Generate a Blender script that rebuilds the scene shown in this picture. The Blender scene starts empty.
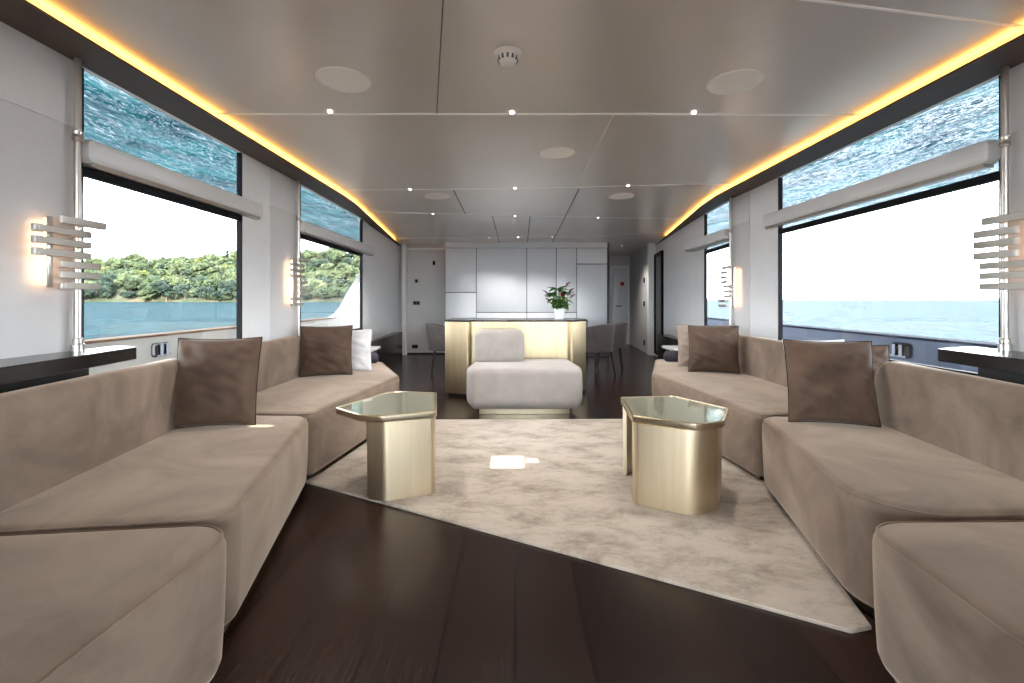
import bpy, bmesh, math, random
from mathutils import Vector, Matrix, noise
random.seed(7)
S = bpy.context.scene
COL = S.collection
PI = math.pi

# ------------------------------------------------------------------ materials
def srgb(r, g, b):
    def f(c):
        c /= 255.0
        return c / 12.92 if c <= 0.04045 else ((c + 0.055) / 1.055) ** 2.4
    return (f(r), f(g), f(b), 1.0)

def mat(name, col, rough=0.5, metal=0.0, **kw):
    m = bpy.data.materials.new(name); m.use_nodes = True
    nt = m.node_tree; b = nt.nodes['Principled BSDF']
    b.inputs['Base Color'].default_value = col
    b.inputs['Roughness'].default_value = rough
    b.inputs['Metallic'].default_value = metal
    for k, v in kw.items():
        key = k.replace('_', ' ')
        if key in b.inputs: b.inputs[key].default_value = v
    return m

def nodes(m): return m.node_tree.nodes, m.node_tree.links, m.node_tree.nodes['Principled BSDF']

def coords(m, scale=(1, 1, 1), rot=(0, 0, 0), kind='Object'):
    n, l, b = nodes(m)
    tc = n.new('ShaderNodeTexCoord'); mp = n.new('ShaderNodeMapping')
    mp.inputs['Scale'].default_value = scale; mp.inputs['Rotation'].default_value = rot
    l.new(tc.outputs[kind], mp.inputs['Vector'])
    return mp.outputs['Vector']

def noise_tex(m, vec, scale, detail=4, rough=0.55, dist=0.0):
    n, l, b = nodes(m)
    t = n.new('ShaderNodeTexNoise')
    t.inputs['Scale'].default_value = scale; t.inputs['Detail'].default_value = detail
    t.inputs['Roughness'].default_value = rough; t.inputs['Distortion'].default_value = dist
    l.new(vec, t.inputs['Vector'])
    return t.outputs['Fac']

def ramp(m, fac, stops):
    n, l, b = nodes(m)
    r = n.new('ShaderNodeValToRGB')
    e = r.color_ramp.elements
    while len(e) < len(stops): e.new(0.5)
    for i, (p, c) in enumerate(stops):
        e[i].position = p; e[i].color = c
    l.new(fac, r.inputs['Fac'])
    return r.outputs['Color']

def bump(m, fac, strength=0.2, dist=0.01, prev=None):
    n, l, b = nodes(m)
    bp = n.new('ShaderNodeBump')
    bp.inputs['Strength'].default_value = strength; bp.inputs['Distance'].default_value = dist
    l.new(fac, bp.inputs['Height'])
    if prev is not None: l.new(prev, bp.inputs['Normal'])
    l.new(bp.outputs['Normal'], b.inputs['Normal'])
    return bp.outputs['Normal']

def mottled(name, c1, c2, scale, rough, bs=0.0, bscale=200, metal=0.0, stretch=(1, 1, 1), lo=0.35, hi=0.65, **kw):
    m = mat(name, c1, rough, metal, **kw)
    n, l, b = nodes(m)
    v = coords(m, stretch)
    f = noise_tex(m, v, scale, 5, 0.6, 0.3)
    l.new(ramp(m, f, [(lo, c1), (hi, c2)]), b.inputs['Base Color'])
    if bs:
        v2 = coords(m)
        bump(m, noise_tex(m, v2, bscale, 3), bs, 0.003)
    return m

M = {}
M['velvet'] = mottled('sofa_velvet', srgb(108, 91, 78), srgb(143, 125, 109), 2.1, 0.85, 0.15, 260, lo=0.36, hi=0.62,
                      Sheen_Weight=0.8, Sheen_Roughness=0.35)
for _n in M['velvet'].node_tree.nodes:
    if _n.type == 'TEX_NOISE' and _n.inputs['Scale'].default_value < 10: _n.inputs['Detail'].default_value = 7; _n.inputs['Distortion'].default_value = 0.9
M['velvet'].node_tree.nodes['Principled BSDF'].inputs['Sheen Tint'].default_value = srgb(215, 196, 178)
M['brown_velvet'] = mottled('brown_cushion_velvet', srgb(70, 51, 38), srgb(92, 71, 55), 5, 0.8, 0.15, 240,
                            Sheen_Weight=0.12, Sheen_Roughness=0.4)
M['piping'] = mat('brown_piping', srgb(44, 35, 30), 0.95, Specular_IOR_Level=0.1)
M['white_linen'] = mottled('white_linen', srgb(215, 212, 212), srgb(232, 230, 230), 5, 0.9, 0.3, 400)
M['taupe_linen'] = mottled('taupe_linen', srgb(150, 132, 120), srgb(165, 148, 136), 5, 0.9, 0.3, 400)
M['navy_cloth'] = mottled('dark_bolster_cloth', srgb(38, 36, 48), srgb(52, 50, 64), 6, 0.6, 0.2, 300)
M['boucle'] = mottled('light_chair_fabric', srgb(152, 144, 139), srgb(163, 155, 150), 6, 0.92, 0.4, 350, Sheen_Weight=0.2)
M['brass'] = mottled('satin_brass', srgb(207, 190, 161), srgb(213, 197, 169), 30, 0.42, 0, metal=1.0, stretch=(1, 1, 0.05))
M['brass_deep'] = mottled('counter_brass', srgb(182, 165, 134), srgb(190, 173, 142), 30, 0.38, 0, metal=1.0, stretch=(1, 1, 0.05))
M['brass_light'] = mottled('pale_brass', srgb(204, 188, 160), srgb(212, 196, 168), 30, 0.28, 0, metal=1.0)
M['bronze'] = mat('dark_bronze', srgb(120, 104, 84), 0.35, 1.0)
M['steel'] = mat('satin_steel', srgb(205, 200, 194), 0.28, 1.0)
M['chrome'] = mat('chrome', srgb(110, 112, 116), 0.2, 1.0)
M['fin'] = mat('bronze_grey_fin', srgb(190, 184, 176), 0.4, 0.5)
M['black'] = mottled('black_lacquer', srgb(30, 28, 28), srgb(38, 35, 34), 8, 0.22, 0)
M['black_matte'] = mat('black_matte', srgb(30, 28, 28), 0.6)
M['band'] = mottled('dark_leather_band', srgb(82, 71, 65), srgb(88, 77, 71), 6, 0.7, 0)
M['wall'] = mottled('white_wall_panel', srgb(238, 239, 241), srgb(242, 243, 245), 3, 0.45, 0)
M['wall_grey'] = mottled('pearl_grey_panel', srgb(222, 221, 222), srgb(226, 225, 226), 3, 0.3, 0)
M['hall'] = mottled('hall_grey_panel', srgb(206, 204, 202), srgb(212, 210, 208), 3, 0.5, 0)
M['cab'] = mottled('white_lacquer_cabinet', srgb(216, 221, 228), srgb(221, 226, 232), 2, 0.3, 0)
M['gap'] = mat('joint_grey', srgb(95, 98, 105), 0.7)  # plain grey for joints, carcasses and slots
M['ceil'] = mottled('pearl_ceiling_lacquer', srgb(210, 203, 196), srgb(214, 207, 200), 2, 0.28, 0, metal=0.3)
M['strip'] = mat('white_joint_strip', srgb(252, 252, 250), 0.6)
M['white_plastic'] = mat('white_plastic', srgb(232, 228, 224), 0.4)
M['grille'] = mottled('speaker_grille', srgb(238, 234, 230), srgb(244, 240, 236), 300, 0.6, 0.3, 600)
M['beam'] = mat('blind_box_silver', srgb(226, 226, 227), 0.35, 0.1)
M['frame_dark'] = mat('dark_window_frame', srgb(22, 23, 27), 0.6, Specular_IOR_Level=0.15)
M['frame_light'] = mat('light_window_frame', srgb(190, 190, 192), 0.4)
M['pot'] = mat('white_ceramic', srgb(240, 240, 240), 0.25)
M['leaf'] = mottled('green_leaf', srgb(48, 92, 34), srgb(84, 128, 48), 20, 0.4, 0)
M['flower'] = mottled('dark_red_flower', srgb(90, 12, 22), srgb(125, 24, 34), 20, 0.5, 0)
M['soil'] = mat('soil', srgb(50, 40, 32), 0.9)
M['chair_fab'] = mottled('dining_chair_fabric', srgb(62, 53, 52), srgb(76, 67, 65), 8, 0.75, 0.2, 300, Sheen_Weight=0.3)
M['table_top'] = mottled('mirrored_glass_top', srgb(214, 214, 188), srgb(220, 219, 194), 4, 0.08, 0, metal=0.7)
M['red'] = mat('red_plastic', srgb(190, 40, 45), 0.4)
M['bulwark'] = mottled('cream_gelcoat', srgb(150, 143, 132), srgb(158, 150, 138), 1.5, 0.4, 0)
M['bulwark_blue'] = mottled('slate_blue_bulwark', srgb(50, 63, 86), srgb(58, 71, 94), 1.5, 0.35, 0)  # even slate blue tone for the right bulwark
M['teak'] = mottled('varnished_cap_rail', srgb(92, 68, 52), srgb(104, 78, 60), 3, 0.8, 0, stretch=(8, 1, 8), Specular_IOR_Level=0.05)
M['navy_cap'] = mat('navy_cap_rail', srgb(24, 32, 50), 0.8, Specular_IOR_Level=0.05)
M['soffit'] = mat('polished_soffit', (0.86, 0.9, 0.92, 1), 0.015, 1.0)
M['fin_white'] = mat('white_gelcoat', srgb(236, 238, 240), 0.35)

def emis(name, col, strength):
    m = bpy.data.materials.new(name); m.use_nodes = True
    nt = m.node_tree; nt.nodes.clear()
    e = nt.nodes.new('ShaderNodeEmission'); o = nt.nodes.new('ShaderNodeOutputMaterial')
    e.inputs['Color'].default_value = col; e.inputs['Strength'].default_value = strength
    nt.links.new(e.outputs[0], o.inputs[0])
    return m
M['cove'] = emis('cove_led', (1.0, 0.47, 0.10, 1), 9.0)
M['lamp'] = emis('lamp_tube_glow', (1.0, 0.62, 0.38, 1), 4.5)
M['spot'] = emis('downlight_glow', (1.0, 0.93, 0.84, 1), 9.0)

# window glass: transparent with fresnel reflection
g = bpy.data.materials.new('window_glass'); g.use_nodes = True
nt = g.node_tree; nt.nodes.clear()
tr = nt.nodes.new('ShaderNodeBsdfTransparent'); gl = nt.nodes.new('ShaderNodeBsdfGlossy')
fr = nt.nodes.new('ShaderNodeLayerWeight'); mx = nt.nodes.new('ShaderNodeMixShader'); ou = nt.nodes.new('ShaderNodeOutputMaterial')
gl.inputs['Roughness'].default_value = 0.0; gl.inputs['Color'].default_value = (1, 1, 1, 1); tr.inputs['Color'].default_value = (0.97, 0.985, 0.99, 1)
fr.inputs['Blend'].default_value = 0.5
pw = nt.nodes.new('ShaderNodeMath'); pw.operation = 'POWER'; pw.inputs[1].default_value = 5.0
ma = nt.nodes.new('ShaderNodeMath'); ma.operation = 'MULTIPLY_ADD'; ma.inputs[1].default_value = 0.5; ma.inputs[2].default_value = 0.03
nt.links.new(fr.outputs['Facing'], pw.inputs[0]); nt.links.new(pw.outputs[0], ma.inputs[0])
nt.links.new(ma.outputs[0], mx.inputs[0]); nt.links.new(tr.outputs[0], mx.inputs[1]); nt.links.new(gl.outputs[0], mx.inputs[2]); nt.links.new(mx.outputs[0], ou.inputs[0])
M['glass'] = g

# wood floor
m = mat('wenge_planks', srgb(50, 38, 34), 0.27, Specular_IOR_Level=0.32); n, l, b = nodes(m)
v = coords(m, (1, 1, 1), (0, 0, PI / 2))
br = n.new('ShaderNodeTexBrick')
br.inputs['Color1'].default_value = srgb(24, 15, 12); br.inputs['Color2'].default_value = srgb(50, 33, 27)
br.inputs['Mortar'].default_value = srgb(6, 4, 4)
br.inputs['Scale'].default_value = 1.0; br.inputs['Mortar Size'].default_value = 0.005; br.inputs['Mortar Smooth'].default_value = 0.3
br.inputs['Brick Width'].default_value = 2.3; br.inputs['Row Height'].default_value = 0.235
l.new(v, br.inputs['Vector'])
v2 = coords(m, (9, 0.55, 1))
gf = noise_tex(m, v2, 5, 8, 0.65, 0.8)
gr = ramp(m, gf, [(0.3, (0.62, 0.6, 0.6, 1)), (0.7, (1.22, 1.15, 1.1, 1))])
mm = n.new('ShaderNodeMix'); mm.data_type = 'RGBA'; mm.blend_type = 'MULTIPLY'; mm.inputs[0].default_value = 1.0
l.new(br.outputs['Color'], mm.inputs[6]); l.new(gr, mm.inputs[7]); l.new(mm.outputs[2], b.inputs['Base Color'])
v3 = coords(m, (40, 1.2, 1))
bump(m, noise_tex(m, v3, 6, 5), 0.12, 0.003)
M['wood'] = m

# rug
m = mat('silk_rug', srgb(205, 196, 184), 0.9, Sheen_Weight=0.3); n, l, b = nodes(m)
v = coords(m, (1.0, 1.7, 1), (0, 0, 0.5)); f1 = noise_tex(m, v, 3.4, 12, 0.78, 0.25)
l.new(ramp(m, f1, [(0.32, srgb(112, 95, 79)), (0.43, srgb(154, 140, 124)), (0.53, srgb(180, 168, 153)), (0.68, srgb(192, 180, 164))]), b.inputs['Base Color'])
v2 = coords(m, (1, 1, 1)); bump(m, noise_tex(m, v2, 190, 4), 0.5, 0.006)
M['rug'] = m

# sea: body colour plus sky reflection that grows as the wavelets turn edge-on
m = bpy.data.materials.new('sea_water'); m.use_nodes = True
nt = m.node_tree; nt.nodes.clear(); N_ = nt.nodes.new; L_ = nt.links.new
tc = N_('ShaderNodeTexCoord'); mp = N_('ShaderNodeMapping'); mp.inputs['Rotation'].default_value = (0, 0, 0.5); mp.inputs['Scale'].default_value = (1.0, 0.45, 1)
L_(tc.outputs['Object'], mp.inputs['Vector'])
t1 = N_('ShaderNodeTexNoise'); t1.inputs['Scale'].default_value = 0.8; t1.inputs['Detail'].default_value = 5; t1.inputs['Roughness'].default_value = 0.6; t1.inputs['Distortion'].default_value = 0.5
L_(mp.outputs['Vector'], t1.inputs['Vector'])
t2 = N_('ShaderNodeTexNoise'); t2.inputs['Scale'].default_value = 0.16; t2.inputs['Detail'].default_value = 6; t2.inputs['Roughness'].default_value = 0.65
L_(mp.outputs['Vector'], t2.inputs['Vector'])
b0 = N_('ShaderNodeBump'); b0.inputs['Strength'].default_value = 1.0; b0.inputs['Distance'].default_value = 8; L_(t2.outputs['Fac'], b0.inputs['Height'])
bp = N_('ShaderNodeBump'); L_(b0.outputs['Normal'], bp.inputs['Normal']); bp.inputs['Strength'].default_value = 1.0; bp.inputs['Distance'].default_value = 1.6; L_(t1.outputs['Fac'], bp.inputs['Height'])
rp = N_('ShaderNodeValToRGB'); rp.color_ramp.elements[0].position = 0.38; rp.color_ramp.elements[0].color = (0.001, 0.008, 0.010, 1)
rp.color_ramp.elements[1].position = 0.62; rp.color_ramp.elements[1].color = (0.004, 0.025, 0.026, 1)
L_(t1.outputs['Fac'], rp.inputs['Fac'])
df = N_('ShaderNodeBsdfDiffuse'); L_(rp.outputs['Color'], df.inputs['Color'])
gs = N_('ShaderNodeBsdfGlossy'); gs.inputs['Roughness'].default_value = 0.05; L_(bp.outputs['Normal'], gs.inputs['Normal']); gs.inputs['Color'].default_value = (0.95, 0.93, 1, 1)
lw = N_('ShaderNodeLayerWeight'); lw.inputs['Blend'].default_value = 0.5; L_(bp.outputs['Normal'], lw.inputs['Normal'])
po = N_('ShaderNodeMath'); po.operation = 'POWER'; po.inputs[1].default_value = 3.0; L_(lw.outputs['Facing'], po.inputs[0])
ma = N_('ShaderNodeMath'); ma.operation = 'MULTIPLY_ADD'; ma.inputs[1].default_value = 0.175; ma.inputs[2].default_value = 0.002; L_(po.outputs[0], ma.inputs[0])
mx = N_('ShaderNodeMixShader'); L_(ma.outputs[0], mx.inputs[0]); L_(df.outputs[0], mx.inputs[1]); L_(gs.outputs[0], mx.inputs[2])
ou = N_('ShaderNodeOutputMaterial'); L_(mx.outputs[0], ou.inputs[0])
M['sea'] = m

m = mat('hill_ground', srgb(110, 115, 80), 0.95); n, l, b = nodes(m)
v = coords(m); f = noise_tex(m, v, 0.03, 6, 0.7)
l.new(ramp(m, f, [(0.38, srgb(30, 38, 22)), (0.5, srgb(52, 58, 34)), (0.66, srgb(92, 80, 62))]), b.inputs['Base Color'])
M['hill'] = m
for k, (a, c) in enumerate([((26, 35, 24), (66, 74, 52)), ((38, 45, 30), (78, 84, 58)), ((18, 28, 24), (50, 59, 47)), ((56, 62, 30), (96, 98, 58))]):
    _m = mottled('tree_foliage_%s' % 'abcd'[k], srgb(*a), srgb(*c), 2.2, 0.95, 0, lo=0.38, hi=0.6, Specular_IOR_Level=0.1)
    bump(_m, noise_tex(_m, coords(_m), 5.0, 4), 1.0, 0.5)
    M['tree%d' % k] = _m
M['bark'] = mat('tree_bark', srgb(96, 84, 70), 0.9)
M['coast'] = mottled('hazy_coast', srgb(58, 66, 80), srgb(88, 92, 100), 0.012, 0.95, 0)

# ------------------------------------------------------------------ mesh helpers
def finish(bm, name, m, parent=None, smooth=True, angle=35, loc=None):
    bmesh.ops.recalc_face_normals(bm, faces=bm.faces)
    me = bpy.data.meshes.new(name); bm.to_mesh(me); bm.free()
    if smooth:
        me.shade_smooth(); me.set_sharp_from_angle(angle=math.radians(angle))
    me.materials.append(M[m] if isinstance(m, str) else m)
    o = bpy.data.objects.new(name, me); COL.objects.link(o)
    if parent is not None:
        o.parent = parent
    if loc is not None: o.location = loc
    return o

def thing(name, label, cat, loc=(0, 0, 0), rz=0.0, group=None):
    o = bpy.data.objects.new(name, None); COL.objects.link(o)
    o.empty_display_size = 0.1
    o.location = loc; o.rotation_euler = (0, 0, rz)
    o['label'] = label; o['category'] = cat
    if group: o['group'] = group
    return o

def tag(o, label, cat, group=None):
    o['label'] = label; o['category'] = cat
    if group: o['group'] = group
    return o

def struct(o, label=None):
    o['kind'] = 'structure'
    if label: o['label'] = label
    return o

def localize(root):
    """children were built in world coordinates: express them in the root's frame"""
    mw = Matrix.Translation(root.location) @ root.rotation_euler.to_matrix().to_4x4()
    inv = mw.inverted()
    def rec(o):
        for c in [x for x in bpy.data.objects if x.parent == o]:
            c.data.transform(inv) if c.data else None
            rec(c)
    rec(root)

def box(bm, x0, x1, y0, y1, z0, z1, mtx=None, bev=0.0):
    vs = [Vector((x, y, z)) for z in (z0, z1) for (x, y) in ((x0, y0), (x1, y0), (x1, y1), (x0, y1))]
    if mtx is not None: vs = [mtx @ v for v in vs]
    b = [bm.verts.new(v) for v in vs]
    fs = [bm.faces.new([b[i] for i in q]) for q in ((3, 2, 1, 0), (4, 5, 6, 7), (0, 1, 5, 4), (1, 2, 6, 5), (2, 3, 7, 6), (3, 0, 4, 7))]
    if bev > 0:
        es = list({e for f in fs for e in f.edges})
        bmesh.ops.bevel(bm, geom=es, offset=bev, segments=2, profile=0.5, affect='EDGES')

def prism(bm, poly, z0, z1, poly_top=None):
    pt = poly_top or poly
    lo = [bm.verts.new((x, y, z0)) for x, y in poly]; hi = [bm.verts.new((x, y, z1)) for x, y in pt]
    n = len(poly)
    bm.faces.new(lo[::-1]); bm.faces.new(hi)
    for i in range(n): bm.faces.new((lo[i], lo[(i + 1) % n], hi[(i + 1) % n], hi[i]))

def cyl(bm, p, q, r0, r1=None, n=20, cap=True):
    r1 = r0 if r1 is None else r1
    p = Vector(p); q = Vector(q); d = (q - p).normalized()
    a = d.orthogonal().normalized(); b2 = d.cross(a)
    A = [bm.verts.new(p + (a * math.cos(t) + b2 * math.sin(t)) * r0) for t in [2 * PI * i / n for i in range(n)]]
    B = [bm.verts.new(q + (a * math.cos(t) + b2 * math.sin(t)) * r1) for t in [2 * PI * i / n for i in range(n)]]
    for i in range(n): bm.faces.new((A[i], A[(i + 1) % n], B[(i + 1) % n], B[i]))
    if cap: bm.faces.new(A[::-1]); bm.faces.new(B)

def lathe(bm, c, prof, n=40):
    cx, cy = c; rings = []
    for r, z in prof:
        if r < 1e-6: rings.append([bm.verts.new((cx, cy, z))])
        else: rings.append([bm.verts.new((cx + r * math.cos(2 * PI * i / n), cy + r * math.sin(2 * PI * i / n), z)) for i in range(n)])
    for a, b2 in zip(rings, rings[1:]):
        for i in range(n):
            j = (i + 1) % n
            if len(a) == 1: bm.faces.new((a[0], b2[j], b2[i]))
            elif len(b2) == 1: bm.faces.new((a[i], a[j], b2[0]))
            else: bm.faces.new((a[i], a[j], b2[j], b2[i]))

def area(poly): return 0.5 * sum(poly[i][0] * poly[(i + 1) % len(poly)][1] - poly[(i + 1) % len(poly)][0] * poly[i][1] for i in range(len(poly)))

def offset_fillet(poly, radii, d, seg=8):
    """polygon (ccw) inset by d with filleted corners; constant vertex count"""
    n = len(poly); P = [Vector(p) for p in poly]; out = []
    for i in range(n):
        a, b2, c = P[i - 1], P[i], P[(i + 1) % n]
        u = (b2 - a).normalized(); w = (c - b2).normalized()
        nu = Vector((-u.y, u.x)); nw = Vector((-w.y, w.x))
        cr = u.x * w.y - u.y * w.x
        dot = max(-1, min(1, u.dot(w))); th = math.acos(dot)
        if th < 1e-3:
            out += [b2 + nu * d] * (seg + 1); continue
        v = b2 + (nu + nw) * (d / (1 + dot))
        r = radii[i] - d if cr > 0 else radii[i] + d
        r = max(r, 0.002)
        t = r * math.tan(th / 2)
        s = 1 if cr > 0 else -1
        cen = v - u * t + nu * r * s
        a0 = math.atan2(*((v - u * t) - cen).yx)
        for k in range(seg + 1):
            an = a0 + s * th * k / seg
            out.append(cen + Vector((math.cos(an), math.sin(an))) * r)
    return out

def soft_block(bm, poly, radii, prof, seg=8, mtx=None, dome=0.0, rings=0):
    """stack of inset outlines: prof = [(inset, z)...], capped both ends"""
    if area(poly) < 0: poly = poly[::-1]; radii = radii[::-1] if isinstance(radii, list) else radii
    if not isinstance(radii, list): radii = [radii] * len(poly)
    R = []
    for d, z in prof:
        R.append([bm.verts.new((mtx @ Vector((p.x, p.y, z))) if mtx is not None else (p.x, p.y, z)) for p in offset_fillet(poly, radii, d, seg)])
    n = len(R[0])
    for A, B in zip(R, R[1:]):
        for i in range(n):
            j = (i + 1) % n
            try: bm.faces.new((A[i], A[j], B[j], B[i]))
            except ValueError: pass
    bm.faces.new(R[0][::-1]); bm.faces.new(R[-1])
    bmesh.ops.remove_doubles(bm, verts=bm.verts, dist=0.0002)

def arc_prof(r, z_top, n=6, inset0=0.0):
    return [(inset0 + r * (1 - math.cos(t)), z_top - r + r * math.sin(t)) for t in [PI / 2 * k / n for k in range(n + 1)]]

def seat_prof(zb, zt, r, belly=0.012, bottom_in=0.02):
    h = zt - r
    p = [(bottom_in + 0.025, zb), (bottom_in, zb + 0.008), (belly * 0.9, zb + 0.03), (belly * 0.3, zb + (h - zb) * 0.45), (0.0, zb + (h - zb) * 0.8)]
    p += arc_prof(r, zt - 0.008, 7)
    p += [(r + 0.05, zt - 0.003), (r + 0.12, zt)]
    return p

# ------------------------------------------------------------------ geometry numbers
H = 1.10
ZC = 2.23      # ceiling
ZB = 2.18      # underside of the dark band
def F(px, py, z=0.0):
    Y = 450 * (H - z) / (py - 300); return ((px - 515) / 450 * Y, Y)

LW = [(-2.0, -2.0), (-2.0, 4.2), (-2.03, 6.0), (-2.10, 6.4), (-2.33, 9.15)]       # left wall line
RW = [(2.32, -2.0), (2.32, 5.0), (2.40, 5.85), (2.80, 9.0)]
LI = [(-1.775, -2.0), (-1.785, 4.7), (-1.80, 5.1), (-2.30, 9.15)]
RI = [(2.06, -2.0), (2.10, 4.7), (2.15, 5.2), (2.79, 9.0)]
def on(line, y):
    for (x0, y0), (x1, y1) in zip(line, line[1:]):
        if y <= y1: return x0 + (x1 - x0) * (y - y0) / (y1 - y0)
    return line[-1][0]

# floor and ceiling
hull = [(-2.03, -2.0), (-2.03, 4.2), (-2.06, 6.0), (-2.13, 6.4), (-2.37, 9.25), (1.5, 9.4), (1.5, 11.3), (3.0, 11.3), (2.98, 9.3), (2.83, 9.0), (2.43, 5.85), (2.35, 5.0), (2.35, -2.0)][::-1]
bm = bmesh.new(); prism(bm, hull, -0.1, 0.0)
struct(finish(bm, 'floor', 'wood', smooth=False))
bm = bmesh.new(); prism(bm, hull, ZC, ZC + 0.1)
struct(finish(bm, 'ceiling', 'ceil', smooth=False))

# ceiling joints (white inlay strips)
def strip(pts, w, name, m='strip', z=ZC):
    bm = bmesh.new()
    for (a, b2) in zip(pts, pts[1:]):
        a = Vector(a); b2 = Vector(b2); d = (b2 - a).normalized(); nn = Vector((-d.y, d.x)) * w / 2
        prism(bm, [tuple(a - nn), tuple(b2 - nn), tuple(b2 + nn), tuple(a + nn)], z - 0.003, z + 0.001)
    return struct(finish(bm, name, m, smooth=False))
k = 1
def trim(pts, w, m='strip'):
    global k
    pts = [(x * 1.018, y * 1.018) for x, y in pts]
    strip(pts, w, 'trim_%d' % k, m); k += 1
trim([(-1.8, 2.685), (0.59, 2.685), (2.1, 2.70)], 0.022)
trim([(-1.8, 4.54), (0, 4.48), (2.12, 4.27)], 0.022)
trim([(-1.86, 5.66), (0, 5.91), (2.3, 6.17)], 0.022)
trim([(-2.1, 8.1), (0.0, 7.95), (1.09, 7.93), (2.45, 7.35)], 0.03)
trim([(-0.2, 1.44), (1.10, 1.665), (2.08, 1.83)], 0.012)
trim([(-0.20, 1.2), (-0.266, 1.665), (-0.465, 2.67)], 0.006, 'gap')
trim([(0.59, 2.7), (0.607, 4.4)], 0.008, 'white_plastic')
trim([(-0.62, 4.55), (-0.64, 5.8)], 0.012, 'gap')
trim([(0.64, 4.5), (0.72, 8.7)], 0.012, 'gap')
trim([(-0.30, 5.95), (-0.30, 8.7)], 0.012, 'gap')
trim([(0.20, 5.95), (0.24, 8.7)], 0.012, 'gap')

# dark bands with LED cove above their inner edge
def band(inner, outer, name, led, side):
    bm = bmesh.new()
    ys = [-2.0, 0, 2, 4.2, 4.7, 5.0, 5.2, 5.5, 5.85, 6.4, 7.5, 9.0]
    I = [(on(inner, y), y) for y in ys]; O = [(on(outer, y) + side * 0.02, y) for y in ys]
    for j in range(len(ys) - 1):
        prism(bm, [I[j], I[j + 1], O[j + 1], O[j]], ZB, ZB + 0.012)
        i0 = (I[j][0] + side * 0.085, I[j][1]); i1 = (I[j + 1][0] + side * 0.085, I[j + 1][1])
        prism(bm, [i0, i1, O[j + 1], O[j]], ZB + 0.012, ZC)
    bmesh.ops.remove_doubles(bm, verts=bm.verts, dist=1e-4)
    o = struct(finish(bm, name, 'band', smooth=False))
    bm = bmesh.new()
    for j in range(len(ys) - 1):
        a = (I[j][0] + side * 0.05, I[j][1]); b2 = (I[j + 1][0] + side * 0.05, I[j + 1][1])
        c = (I[j + 1][0] + side * 0.08, I[j + 1][1]); d = (I[j][0] + side * 0.08, I[j][1])
        prism(bm, [a, b2, c, d], ZB + 0.0125, ZB + 0.022)
    finish(bm, 'led_strip', 'cove', o, smooth=False)
band(LI, LW, 'trim_%d' % k, 0, -1); k += 1
band(RI, RW, 'trim_%d' % k, 0, 1); k += 1

# ------------------------------------------------------------------ side walls
ZS, ZM0, ZM1 = 0.70, 1.70, 1.86      # sill, transom under/over
def side_wall(name, line, windows, side, greys):
    T = 0.03
    bm = bmesh.new()
    def seg(y0, y1, z0, z1, dx=0.0):
        n2 = max(1, int((y1 - y0) / 0.5)) if y1 > 4 else 1
        for i in range(n2):
            a = y0 + (y1 - y0) * i / n2; b2 = y0 + (y1 - y0) * (i + 1) / n2
            xa, xb = on(line, a), on(line, b2)
            prism(bm, [(xa + side * dx, a), (xb + side * dx, b2), (xb + side * T, b2), (xa + side * T, a)], z0, z1)
    y = -2.0
    for (w0, w1) in windows:
        seg(y, w0, 0, ZC)
        seg(w0, w1, 0, ZS)
        seg(w0, w1, ZB - 0.002, ZC)
        y = w1
    seg(y, line[-1][1], 0, ZC)
    bmesh.ops.remove_doubles(bm, verts=bm.verts, dist=1e-4)
    o = struct(finish(bm, name, 'wall', smooth=False))
    # pearl grey lacquer panels standing a little proud of the piers
    for (g0, g1) in greys:
        bm = bmesh.new()
        x = on(line, g0); 
        for (z0, z1) in ((ZS * 0 + 0.0, 1.878), (1.882, ZB)):
            poly = [(x - side * 0.008, g0), (x - side * 0.008, g1), (x + side * 0.0, g1), (x + side * 0.0, g0)]
            soft_block(bm, poly, 0.001, [(0.001, z0), (0, z0 + 0.002), (0, z1 - 0.002), (0.001, z1)], 6)
        finish(bm, 'pearl_panel', 'wall_grey', o)
    return o

LWIN = [(2.07, 3.30), (4.19, 6.0)]
RWIN = [(2.14, 3.97), (4.86, 5.67)]
wl = side_wall('wall_left', LW, LWIN, -1, [(1.30, 2.05), (3.66, 4.16)])
wr = side_wall('wall_right', RW, RWIN, 1, [(1.30, 2.12), (4.44, 4.84)])

wn = 1
def window(line, y0, y1, side):
    global wn
    o = bpy.data.objects.new('window_%d' % wn, None); COL.objects.link(o); wn += 1
    struct(o)
    x0, x1 = on(line, y0), on(line, y1)
    def q(y, dx): return (on(line, y) + side * dx, y)
    # pane
    bm = bmesh.new(); prism(bm, [q(y0 + 0.02, 0.018), q(y1 - 0.014, 0.018), q(y1 - 0.014, 0.022), q(y0 + 0.02, 0.022)], ZS + 0.03, ZB)
    finish(bm, 'pane', 'glass', o, smooth=False)
    bm = bmesh.new()
    for (z0, z1) in ((ZS, ZS + 0.03), (ZM0 - 0.02, ZM0 + 0.02)):
        prism(bm, [q(y0, 0.001), q(y1, 0.001), q(y1, 0.034), q(y0, 0.034)], z0, z1)
    prism(bm, [q(y0, 0.002), q(y0 + 0.02, 0.002), q(y0 + 0.02, 0.034), q(y0, 0.034)], ZS, ZB - 0.003)
    prism(bm, [q(y1 - 0.014, 0.0), q(y1, 0.0), q(y1, 0.034), q(y1 - 0.014, 0.034)], ZS, ZB - 0.003)
    finish(bm, 'frame', 'frame_dark', o, smooth=False)
    return o
for a in LWIN: window(LW, a[0], a[1], -1)
for a in RWIN: window(RW, a[0], a[1], 1)

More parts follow.
